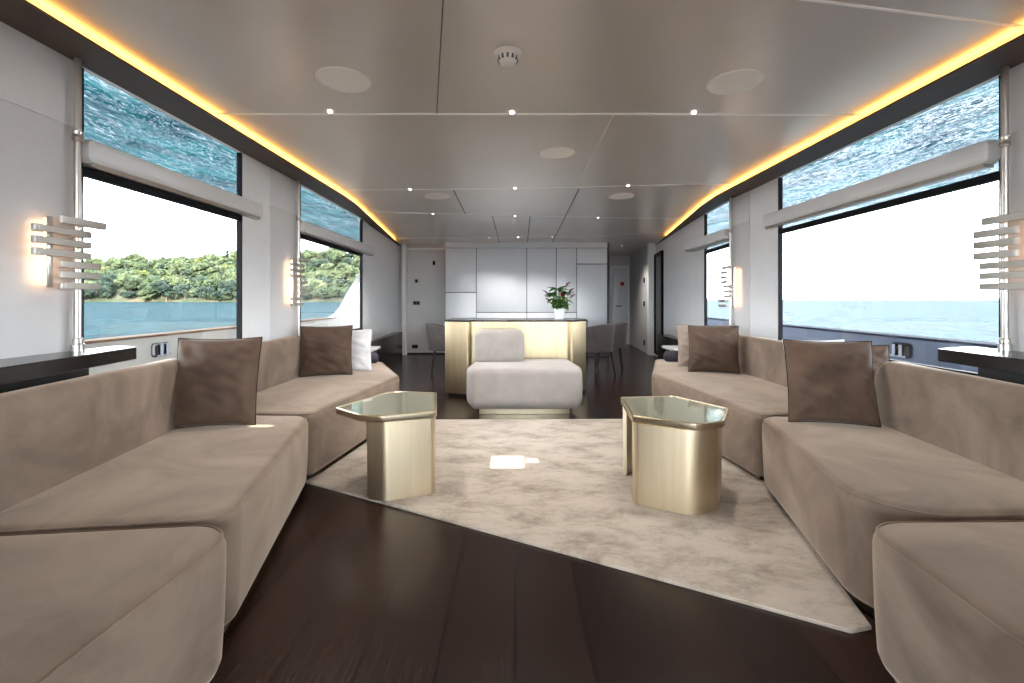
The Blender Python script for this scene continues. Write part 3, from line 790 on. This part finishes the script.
# ------------------------------------------------------------------ back cabinets
YB = 8.8
def X(px, y=YB): return (px - 515) / 450 * y
def Z(py, y=YB): return H - (py - 300) / 450 * y
ztopc = Z(247.8)
units = [(445, 476.3, [292.5], 'white wall cabinet with two doors, leftmost in the back row'),
         (476.3, 526.8, [312.5], 'widest white wall cabinet, directly behind the lounge chair'),
         (526.8, 556.3, [312.5], 'white wall cabinet in the middle of the back row, left of the plant'),
         (556.3, 576.7, [312.5], 'narrow white wall cabinet behind the potted plant'),
         (576.7, 607.3, [264], 'tall white wall cabinet beside the hallway, rightmost in the back row')]
for a, b2, cuts, lab in units:
    x0, x1 = X(a), X(b2)
    t = thing('wall_cabinet', lab, 'cabinet', ((x0 + x1) / 2, YB + 0.3, 0), group='white cabinets along the back wall')
    bm = bmesh.new(); box(bm, x0, x1, YB + 0.022, YB + 0.6, 0, ztopc); finish(bm, 'carcass', 'gap', t, smooth=False)
    zs = [0.09] + [Z(c) for c in cuts] + [ztopc]
    gg = 0.007
    for z0, z1 in zip(zs, zs[1:]):
        bm = bmesh.new(); box(bm, x0 + gg, x1 - gg, YB, YB + 0.021, z0 + gg, z1 - gg, bev=0.002); finish(bm, 'door', 'cab', t)
    bm = bmesh.new(); box(bm, x0, x1, YB + 0.03, YB + 0.05, 0, 0.0); bm.free()
    localize(t)

# back walls
def wallbox(name, m, *b):
    bm = bmesh.new(); box(bm, *b); return struct(finish(bm, name, m, smooth=False))
wallbox('wall_back', 'hall', -2.5, X(445), 9.15, 9.25, 0, ZC)
wallbox('wall_back_header', 'cab', X(445) , X(607.3), YB + 0.0, YB + 0.7, ztopc + 0.002, ZC)
wallbox('trim_%d' % k, 'strip', X(405, 9.1), X(607, 9.1) * 0 + X(445, 9.1), 9.10, 9.145, 2.12, 2.15); k += 1
# white end post at the left, door to the side deck on the right
wallbox('trim_%d' % k, 'strip', X(402.5, 9.0), X(405.5, 9.0), 8.98, 9.14, 0, ZC); k += 1
wallbox('trim_%d' % k, 'strip', 2.66, 2.80, 8.95, 9.05, 0, ZC); k += 1
wallbox('baseboard_back', 'black_matte', -2.3, X(445), 9.135, 9.149, 0, 0.03)
# hallway
bm = bmesh.new(); prism(bm, [(2.70, 9.05), (2.86, 11.2), (2.96, 11.2), (2.80, 9.05)], 0, ZC); struct(finish(bm, 'wall_hallway_right', 'hall', smooth=False))
wallbox('wall_hallway_left', 'gap', X(607.3) + 0.001, X(607.3) + 0.05, YB + 0.05, 11.2, 0, ZC)
wallbox('wall_hallway_end', 'hall', 1.7, 3.0, 11.2, 11.3, 0, ZC)
# hallway door
o = bpy.data.objects.new('door_1', None); COL.objects.link(o); struct(o)
bm = bmesh.new(); box(bm, 2.44, 2.78, 11.165, 11.195, 0.0, 1.88, bev=0.003); finish(bm, 'door_leaf', 'wall_grey', o)
bm = bmesh.new(); box(bm, 2.36, 2.43, 11.15, 11.198, 0, 1.95); box(bm, 2.79, 2.83, 11.15, 11.198, 0, 1.95); box(bm, 2.43, 2.79, 11.15, 11.198, 1.89, 1.95); finish(bm, 'door_frame', 'wall', o, smooth=False)
bm = bmesh.new(); cyl(bm, (2.50, 11.16, 0.95), (2.50, 11.11, 0.95), 0.012); cyl(bm, (2.50, 11.115, 0.95), (2.63, 11.115, 0.95), 0.011); finish(bm, 'handle', 'frame_dark', o)
bm = bmesh.new(); cyl(bm, (2.66, 11.164, 1.50), (2.66, 11.15, 1.50), 0.05, n=24); tag(finish(bm, 'fire_alarm_point', 'red'), 'small red round alarm point at the end of the hallway', 'alarm')
# right side door: dark framed glass, seen edge on
o = bpy.data.objects.new('door_2', None); COL.objects.link(o); struct(o)
def rq(y, dx): return (on(RW, y) - dx, y)
bm = bmesh.new()
for a, b2, z0, z1 in ((8.15, 8.21, 0.05, 2.0), (8.84, 8.90, 0.05, 2.0), (8.21, 8.84, 1.94, 2.0), (8.21, 8.84, 0.05, 0.12)):
    prism(bm, [rq(a, 0.04), rq(b2, 0.04), rq(b2, 0.001), rq(a, 0.001)], z0, z1)
finish(bm, 'door_frame', 'frame_dark', o, smooth=False)
bm = bmesh.new(); prism(bm, [rq(8.21, 0.025), rq(8.84, 0.025), rq(8.84, 0.015), rq(8.21, 0.015)], 0.12, 1.94); finish(bm, 'pane', 'black', o, smooth=False)

# switches and sockets
def plate(label, cat, name, px_, py_, y, w, h, m, nrm='y', keys=0):
    x, z = X(px_, y), Z(py_, y)
    t = thing(name, label, cat, (x, y, z))
    bm = bmesh.new(); box(bm, x - w / 2, x + w / 2, y - 0.008, y - 0.0005, z - h / 2, z + h / 2, bev=0.002); fp = finish(bm, 'faceplate', m, t)
    for i in range(keys):
        bm = bmesh.new(); xx = x - w / 2 + w * (i + 0.5) / keys
        box(bm, xx - w / keys * 0.36, xx + w / keys * 0.36, y - 0.012, y - 0.008, z - h * 0.34, z + h * 0.34, bev=0.001); finish(bm, 'key', 'frame_dark', fp)
    localize(t)
plate('small round-cornered sensor plate high on the grey back wall', 'sensor', 'wall_sensor', 434, 263, 9.15, 0.055, 0.09, 'bronze', keys=1)
plate('small thermostat plate above the double switch on the grey back wall', 'thermostat', 'thermostat', 416.5, 281, 9.15, 0.06, 0.07, 'bronze', keys=1)
plate('dark double light switch on the grey back wall', 'switch', 'light_switch', 416.5, 303, 9.15, 0.14, 0.08, 'bronze', keys=2)
plate('black power socket low on the grey back wall', 'socket', 'power_socket', 415, 346.5, 9.15, 0.12, 0.075, 'black_matte', keys=2)
for (yy, z, lab, nm, cat) in ((9.5, 1.52, 'upper dark switch on the right hallway wall', 'light_switch', 'switch'), (9.5, 1.02, 'middle dark switch on the right hallway wall', 'light_switch', 'switch'), (9.5, 0.20, 'dark socket near the floor on the right hallway wall', 'power_socket', 'socket')):
    xw = 2.70 + (yy - 9.05) * 0.16 / 2.15
    t = thing(nm, lab, cat, (xw - 0.006, yy, z), R(-4.3))
    bm = bmesh.new(); box(bm, -0.006, 0.003, -0.06, 0.06, -0.055, 0.055, bev=0.001); fp = finish(bm, 'faceplate', 'black_matte', t)
    bm = bmesh.new(); box(bm, -0.011, -0.006, -0.035, 0.035, -0.03, 0.03, bev=0.001); finish(bm, 'key', 'frame_dark', fp)

# black cabinets against the far side walls
def far_cabinet(label, poly, zt, s):
    cx = sum(p[0] for p in poly) / 4; cy = sum(p[1] for p in poly) / 4
    t = thing('sideboard', label, 'sideboard', (cx, cy, 0))
    bm = bmesh.new(); soft_block(bm, poly, 0.006, [(0.006, 0.0), (0.006, zt - 0.03)], 3); finish(bm, 'body', 'black', t)
    bm = bmesh.new(); soft_block(bm, poly, 0.006, [(0.0, zt - 0.03), (0.0, zt - 0.002), (0.002, zt)], 3); finish(bm, 'top', 'black', t)
    localize(t)
far_cabinet('long black sideboard along the left wall towards the back', [(-2.00, 6.15), (-2.06, 8.25), (-2.22, 8.25), (-2.035, 6.15)], 0.515, -1)
far_cabinet('black sideboard along the right wall towards the back', [(2.36, 6.2), (2.40, 7.6), (2.61, 7.6), (2.43, 6.2)], 0.52, 1)
def small_table(label, x, y, z, w, d):
    t = thing('end_table', label, 'table', (x, y, 0))
    bm = bmesh.new(); soft_block(bm, [(x - w / 2, y - d / 2), (x + w / 2, y - d / 2), (x + w / 2, y + d / 2), (x - w / 2, y + d / 2)], 0.03, [(0.003, z - 0.03), (0, z - 0.027), (0, z - 0.003), (0.003, z)], 5); finish(bm, 'tabletop', 'pot', t)
    bm = bmesh.new(); soft_block(bm, [(x - w / 2, y - d / 2), (x + w / 2, y - d / 2), (x + w / 2, y + d / 2), (x - w / 2, y + d / 2)], 0.02, [(0.04, 0), (0.04, z - 0.03)], 5); finish(bm, 'pedestal', 'black_matte', t)
    localize(t)
small_table('low white topped end table beyond the left sofa', -1.80, 5.4, 0.52, 0.24, 0.5)
small_table('low white topped end table beyond the right sofa', 2.07, 5.6, 0.51, 0.34, 0.5)

# ------------------------------------------------------------------ ceiling fittings
def speaker(px_, py_, label):
    Y = 508.5 / (300 - py_); x = (px_ - 515) / 450 * Y
    t = thing('ceiling_speaker', label, 'speaker', (x, Y, ZC), group='round ceiling speakers')
    bm = bmesh.new(); lathe(bm, (0, 0), [(0.124, -0.001), (0.126, -0.010), (0.131, -0.011), (0.135, -0.006), (0.135, -0.0005)], 48); finish(bm, 'rim', 'white_plastic', t)
    bm = bmesh.new(); lathe(bm, (0, 0), [(0, -0.0075), (0.1245, -0.0075), (0.1245, -0.0005), (0, -0.0005)], 48); finish(bm, 'grille', 'grille', t)
speaker(344, 79.5, 'round ceiling speaker at upper left, near the warm cove light')
speaker(735, 81.5, 'round ceiling speaker at upper right, brighter than its neighbours')
speaker(557, 152.5, 'round ceiling speaker in the middle of the ceiling beyond the first white joint')
speaker(437, 196, 'small distant ceiling speaker left of centre')
speaker(621, 196, 'small distant ceiling speaker right of centre')
t = thing('smoke_detector', 'white domed smoke detector on the ceiling near the camera', 'smoke detector', (-0.033, 2.065, ZC))
bm = bmesh.new(); lathe(bm, (0, 0), [(0, -0.012), (0.052, -0.012), (0.062, -0.006), (0.066, -0.0005), (0, -0.0005)], 40); finish(bm, 'mount', 'white_plastic', t)
bm = bmesh.new(); lathe(bm, (0, 0), [(0, -0.052), (0.02, -0.051), (0.035, -0.045), (0.045, -0.03), (0.048, -0.0125), (0, -0.0125)], 40); finish(bm, 'dome', 'white_plastic', t)
bm = bmesh.new()
for a in range(12):
    an = a * PI / 6
    box(bm, 0.040, 0.047, -0.005, 0.005, -0.036, -0.018, Matrix.Rotation(an, 4, 'Z'))
finish(bm, 'vent_slots', 'gap', t, smooth=False)

def downlight(px_, py_, label):
    Y = 508.5 / (300 - py_); x = (px_ - 515) / 450 * Y
    t = thing('downlight', label, 'ceiling light', (x, Y, ZC - 0.003), group='small recessed downlights')
    bm = bmesh.new(); lathe(bm, (0, 0), [(0.013, -0.0005), (0.014, -0.005), (0.019, -0.004), (0.021, -0.0005)], 20); bz = finish(bm, 'bezel', 'white_plastic', t)
    bm = bmesh.new(); lathe(bm, (0, 0), [(0, -0.003), (0.0128, -0.003), (0.0128, -0.0005), (0, -0.0005)], 20); finish(bm, 'lens', 'spot', bz)
    la = bpy.data.lights.new('downlight_beam', 'SPOT'); la.energy = SPOT_W * (1.3 if py_ > 200 else 1); la.color = (1.0, 0.94, 0.88); la.spot_size = R(110); la.spot_blend = 0.8; la.shadow_soft_size = 0.04
    lo = bpy.data.objects.new('downlight_beam', la); COL.objects.link(lo); lo.parent = t; lo.location = (0, 0, -0.015)
SPOT_W = 27
DL = [(330, 111, 'downlight on the first white ceiling joint, left'), (512, 112, 'downlight on the first white ceiling joint, centre'), (694, 112, 'downlight on the first white ceiling joint, right'),
      (410, 189, 'downlight on the second ceiling joint, left'), (515, 188, 'downlight on the second ceiling joint, centre'), (628, 185.5, 'downlight on the second ceiling joint, right'),
      (433, 213.5, 'downlight on the third ceiling joint, left'), (515, 215.5, 'downlight on the third ceiling joint, centre'), (598, 217.3, 'downlight on the third ceiling joint, right'),
      (489, 237.5, 'downlight in front of the back cabinets, left'), (518, 237, 'downlight in front of the back cabinets, centre'), (552, 236.5, 'downlight in front of the back cabinets, right'),
      (430, 245, 'downlight above the grey back wall'), (622, 245.5, 'downlight above the hallway opening')]
for a in DL: downlight(*a)

# ------------------------------------------------------------------ aft end (behind the camera): glazed doors, plus an added mask for the sun
struct_w = bpy.data.objects.new('window_5', None); COL.objects.link(struct_w); struct(struct_w)
bm = bmesh.new(); box(bm, -1.98, 2.3, -2.06, -2.05, 0.02, 2.16); finish(bm, 'pane', 'glass', struct_w, smooth=False)
bm = bmesh.new()
for x in (-2.0, -0.6, 0.85, 2.26): box(bm, x, x + 0.05, -2.09, -2.02, 0, 2.2)
finish(bm, 'frame', 'frame_light', struct_w, smooth=False)
ez = 2.32; TE = 0.404
def sun_mask():
    bm = bmesh.new()
    # unseen sheet added to cut the sun into patches; three openings (x0,x1,y0,y1)
    holes = [(-0.16, 0.06, -2.85, -2.58), (0.075, 0.155, -2.75, -2.62), (-1.40, -1.28, -2.36, -2.27)]
    xs = sorted({-3.9, 4.2, *[h[0] for h in holes], *[h[1] for h in holes]}); ys = sorted({-5.6, -2.0, *[h[2] for h in holes], *[h[3] for h in holes]})
    for x0, x1 in zip(xs, xs[1:]):
        for y0, y1 in zip(ys, ys[1:]):
            cx, cy = (x0 + x1) / 2, (y0 + y1) / 2
            if any(h[0] < cx < h[1] and h[2] < cy < h[3] for h in holes): continue
            box(bm, x0, x1, y0, y1, ez, ez + 0.02)
    return struct(finish(bm, 'sun_patch_mask', 'fin_white', smooth=False))
sun_mask()
wallbox('aft_deck', 'teak', -3.9, 4.2, -9.0, -2.1, -0.12, -0.06)

# ------------------------------------------------------------------ outside the windows
SX_L, SX_R = -3.93, 4.45
zs_ = 2.25
wallbox('soffit_left', 'soffit', SX_L, -2.035, -5.6, 14, zs_, zs_ + 0.06)
wallbox('soffit_right', 'soffit', 2.355, SX_R, -5.6, 14, zs_, zs_ + 0.06)
wallbox('side_deck_left', 'teak', -3.3, -2.12, -2, 14, -0.12, -0.06)
wallbox('side_deck_right', 'teak', 2.42, 3.42, -2, 14, -0.12, -0.06)
# left bulwark with the sweeping fin
bm = bmesh.new()
prof = [(-3, -0.6), (14, -0.6), (14, 2.24), (11.2, 2.24), (10.6, 1.98), (9.9, 1.70), (9.2, 1.28), (8.8, 0.98), (8.5, 0.84), (8.2, 0.775), (-3, 0.765)]
lo = [bm.verts.new((-3.30, y, z)) for y, z in prof]; hi = [bm.verts.new((-3.42, y, z)) for y, z in prof]
bm.faces.new(lo); bm.faces.new(hi[::-1])
for i in range(len(prof)): bm.faces.new((lo[i], lo[(i + 1) % len(prof)], hi[(i + 1) % len(prof)], hi[i]))
struct(finish(bm, 'bulwark_left', 'bulwark', smooth=False))
wallbox('bulwark_cap_left', 'teak', -3.44, -3.26, -3, 8.2, 0.765, 0.785)
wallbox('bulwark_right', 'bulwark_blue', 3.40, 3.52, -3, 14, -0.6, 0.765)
wallbox('bulwark_cap_right', 'navy_cap', 3.37, 3.56, -3, 14, 0.765, 0.785)
def cleat(x, y, z, s, label, m):
    t = thing('deck_fairlead', label, 'boat fitting', (x, y, z))
    bm = bmesh.new()
    mt = Matrix(((0, 0, -s, 0), (1, 0, 0, 0), (0, 1, 0, 0), (0, 0, 0, 1)))
    soft_block(bm, [(-0.10, -0.065), (0.10, -0.065), (0.10, 0.065), (-0.10, 0.065)], 0.03, [(0, 0.0), (0, 0.012), (0.006, 0.018), (0.02, 0.018), (0.024, 0.008)], 6, mt)
    finish(bm, 'surround', m, t)
    bm = bmesh.new(); soft_block(bm, [(-0.10, -0.065), (0.10, -0.065), (0.10, 0.065), (-0.10, 0.065)], 0.03, [(0.026, 0.002), (0.026, 0.0095)], 6, mt)
    finish(bm, 'opening', 'black_matte', t)
    bm = bmesh.new(); cyl(bm, (-s * 0.03, -0.02, -0.05), (-s * 0.03, -0.02, 0.05), 0.018, n=16); cyl(bm, (-s * 0.03, 0.05, -0.05), (-s * 0.03, 0.05, 0.05), 0.018, n=16)
    box(bm, -0.035 if s > 0 else 0.0, 0.0 if s > 0 else 0.035, -0.07, 0.09, -0.06, -0.045)
    finish(bm, 'rollers', 'chrome', t)
cleat(-3.30, 4.18, 0.64, -1, 'chrome mooring fairlead in the cream bulwark outside the left window', 'chrome')
cleat(3.40, 3.95, 0.66, 1, 'chrome and black mooring fairlead in the blue bulwark outside the right window', 'navy_cap')

# sea
bm = bmesh.new()
zsea = -2.0
vs = [bm.verts.new(v) for v in ((-25000, -25000, zsea), (25000, -25000, zsea), (25000, 25000, zsea), (-25000, 25000, zsea))]
bm.faces.new(vs)
struct(finish(bm, 'sea', 'sea', smooth=False))

# wooded hill across the water on the left
def ridge(x):
    s = (x + 620) / 100
    return 58 + 5 * math.sin(s * 0.9) + 6 * noise.noise(Vector((x * 0.011, 3.1, 0))) + 9 * max(0, min(1, (x + 480) / 160)) * (1 if x < -240 else 1)
def hill_z(x, y):
    sh = 640 + 18 * noise.noise(Vector((x * 0.012, 0.7, 0)))
    d = (y - sh)
    if d < 0: return zsea - 3
    f = min(1, d / 110); f = f ** 0.85
    return zsea + 1.0 + ridge(x) * f + 3 * noise.noise(Vector((x * 0.03, y * 0.03, 0)))
bm = bmesh.new(); NX, NY = 240, 26
G = [[bm.verts.new((-1300 + 1500 * i / NX, 615 + 260 * j / NY, hill_z(-1300 + 1500 * i / NX, 615 + 260 * j / NY))) for j in range(NY + 1)] for i in range(NX + 1)]
for i in range(NX):
    for j in range(NY): bm.faces.new((G[i][j], G[i + 1][j], G[i + 1][j + 1], G[i][j + 1]))
struct(finish(bm, 'hillside', 'hill', angle=80))

def crown_mesh(seed, kind, tall):
    r2 = random.Random(seed); bm = bmesh.new()
    for i in range(9):
        a = r2.uniform(0, 2 * PI); d = r2.uniform(0, 0.6); z = r2.uniform(0.35, 0.85) * tall
        rr = r2.uniform(0.35, 0.55)
        mt = Matrix.Translation((math.cos(a) * d, math.sin(a) * d, z)) @ Matrix.Diagonal((rr, rr, rr * 0.8, 1))
        bmesh.ops.create_icosphere(bm, subdivisions=4, radius=1, matrix=mt)
    for v in bm.verts:
        nn = noise.noise(v.co * 3 + Vector((seed, 0, 0))) * 0.22 + noise.noise(v.co * 8 + Vector((seed, 5, 0))) * 0.20
        c = Vector((0, 0, 0.6 * tall)); v.co += (v.co - c).normalized() * nn
    me = bpy.data.meshes.new('tree_crown'); bm.to_mesh(me); bm.free(); me.materials.append(M['tree%d' % kind]); return me
crowns = [crown_mesh(i, i % 4, 1.0 + 0.25 * (i % 3)) for i in range(8)]
bm = bmesh.new(); cyl(bm, (0, 0, -0.6), (0.0, 0, 0.55), 0.07, 0.04, 8); trunk_me = bpy.data.meshes.new('trunk'); bm.to_mesh(trunk_me); bm.free(); trunk_me.materials.append(M['bark'])
kinds_lab = {0: 'mid green leafy tree among many on the wooded hill across the water', 1: 'olive green tree among many on the wooded hill across the water', 2: 'dark green tree among many on the wooded hill across the water', 3: 'yellow green tree among many on the wooded hill across the water'}
rnd = random.Random(11); made = 0
cands = []; rest = []
for row in range(8):
    f = row / 7
    for i in range(155):
        x = -1290 + i * 9.2 + rnd.uniform(-5, 5)
        y = 640 + 18 * noise.noise(Vector((x * 0.012, 0.7, 0))) + 2 + f * 112 + rnd.uniform(-1, 4)
        pxx = 515 + 450 * x / y
        if row <= 1 and 110 < pxx < 128: continue
        if rnd.random() < 0.10: continue
        if 70 < pxx < 246 or 296 < pxx < 372: cands.append((x, y, row))
        else: rest.append((x, y, row))
rnd.shuffle(cands)
rest += cands[296:]
for (x, y, row) in cands[:296]:
    z = hill_z(x, y)
    if z < zsea: continue
    kk = rnd.choice([0, 0, 1, 1, 2, 3] if row > 1 else [2, 2, 0, 1])
    cm = rnd.choice([c for i, c in enumerate(crowns) if i % 4 == kk])
    s = rnd.uniform(7.5, 15) * (1.12 if row < 2 else 1)
    t = bpy.data.objects.new('tree', cm); COL.objects.link(t)
    t.location = (x, y, z - 0.5); t.scale = (s, s, s * rnd.uniform(0.8, 1.1)); t.rotation_euler = (0, 0, rnd.uniform(0, 6.28))
    tag(t, kinds_lab[kk], 'tree', kinds_lab[kk].split(' among')[0] + 's on the hill')
    tk = bpy.data.objects.new('trunk', trunk_me); COL.objects.link(tk); tk.parent = t
tb = bmesh.new(); bmesh.ops.create_icosphere(tb, subdivisions=2, radius=1)
tv = [v.co.copy() for v in tb.verts]; tf = [[v.index for v in f.verts] for f in tb.faces]; tb.free()
V_, F_ = [], []
for (x, y, row) in rest:
    z = hill_z(x, y)
    if z < zsea: continue
    for q in range(3):
        r0 = rnd.uniform(6, 9.5); c0 = Vector((x + rnd.uniform(-5, 5), y + rnd.uniform(-4, 4), z + rnd.uniform(4, 11))); b0_ = len(V_)
        for p in tv:
            w_ = c0 + Vector((p.x * r0, p.y * r0, p.z * r0 * 0.75)); V_.append(w_ + p * noise.noise(w_ * 0.35) * 4.0)
        F_ += [[b0_ + k_ for k_ in f] for f in tf]
me = bpy.data.meshes.new('woodland'); me.from_pydata(V_, [], F_); me.shade_smooth(); me.materials.append(M['tree0'])
fo = bpy.data.objects.new('woodland', me); COL.objects.link(fo); fo['kind'] = 'stuff'
tag(fo, 'dense wood covering the rest of the hill across the water', 'trees')
# one tall pine standing above the ridge
pxp = 227; yp = 752; xp = (pxp - 515) / 450 * yp
t = thing('pine_tree', 'lone tall conifer sticking up above the ridge', 'tree', (xp, yp, hill_z(xp, yp)))
bm = bmesh.new()
for i in range(7):
    z = 14 + i * 2.6; rr = 5.2 - i * 0.6
    mt = Matrix.Translation((0, 0, z)) @ Matrix.Diagonal((rr, rr, 1.3, 1)); bmesh.ops.create_icosphere(bm, subdivisions=2, radius=1, matrix=mt)
for v in bm.verts: v.co += Vector((1, 1, .4)) * noise.noise(v.co * 0.6) * 1.2
finish(bm, 'foliage', 'tree2', t)
bm = bmesh.new(); cyl(bm, (0, 0, -2), (0, 0, 32), 0.7, 0.15, 8); finish(bm, 'trunk', 'bark', t)

# low far coast on the right
bm = bmesh.new(); n = 220; yc = 5200
up = []; dn = []; ub = []
for i in range(n + 1):
    x = 1500 + i * 26
    h = 14 + 26 * abs(noise.noise(Vector((i * 0.06, 1, 0)))) + 12 * noise.noise(Vector((i * 0.4, 9, 0)))
    dn.append(bm.verts.new((x, yc - 60, zsea - 2))); up.append(bm.verts.new((x, yc, zsea + max(4, h)))); ub.append(bm.verts.new((x, yc + 200, zsea - 2)))
for i in range(n):
    bm.faces.new((dn[i], dn[i + 1], up[i + 1], up[i])); bm.faces.new((up[i], up[i + 1], ub[i + 1], ub[i]))
struct(finish(bm, 'distant_coast', 'coast'))

# ------------------------------------------------------------------ sky, sun
w = bpy.data.worlds.new('sky'); S.world = w; w.use_nodes = True
nt = w.node_tree; bg = nt.nodes['Background']
tc = nt.nodes.new('ShaderNodeTexCoord'); sx = nt.nodes.new('ShaderNodeSeparateXYZ'); cr_ = nt.nodes.new('ShaderNodeValToRGB')
nt.links.new(tc.outputs['Generated'], sx.inputs[0]); nt.links.new(sx.outputs['Z'], cr_.inputs['Fac']); nt.links.new(cr_.outputs['Color'], bg.inputs['Color'])
el = cr_.color_ramp.elements
el[0].position = 0.0; el[0].color = (0.88, 0.95, 1, 1)
el[1].position = 0.9; el[1].color = (0.60, 0.75, 0.95, 1)
e2 = el.new(0.3); e2.color = (0.90, 0.95, 1.0, 1)
bg.inputs['Strength'].default_value = 7.2
su = bpy.data.lights.new('sun', 'SUN'); su.energy = 9.0; su.color = (1, 0.95, 0.87); su.angle = R(0.15)
so = bpy.data.objects.new('sun', su); COL.objects.link(so)
so.rotation_euler = Vector((0.0, 1.0, -TE)).to_track_quat('-Z', 'Y').to_euler()
so.location = (0, -10, 8)

# ------------------------------------------------------------------ camera
cam = bpy.data.cameras.new('camera'); co = bpy.data.objects.new('camera', cam); COL.objects.link(co)
cam.sensor_width = 36; cam.lens = 36 * 450 / 1024
co.location = (0, 0, H); co.rotation_euler = (PI / 2, 0, 0)
cam.shift_x = -(515 - 512) / 1024; cam.shift_y = -(341.5 - 300) / 1024
cam.clip_start = 0.02; cam.clip_end = 60000
S.camera = co
S.view_settings.view_transform = 'Standard'; S.view_settings.look = 'None'
S.view_settings.exposure = 1.22; S.view_settings.gamma = 1.0; S.view_settings.use_curve_mapping = False
S.cycles.max_bounces = 10; S.cycles.diffuse_bounces = 5; S.cycles.glossy_bounces = 5; S.cycles.transparent_max_bounces = 12
S.cycles.use_denoising = True
S.cycles.sample_clamp_indirect = 6.0
S.cycles.caustics_reflective = True
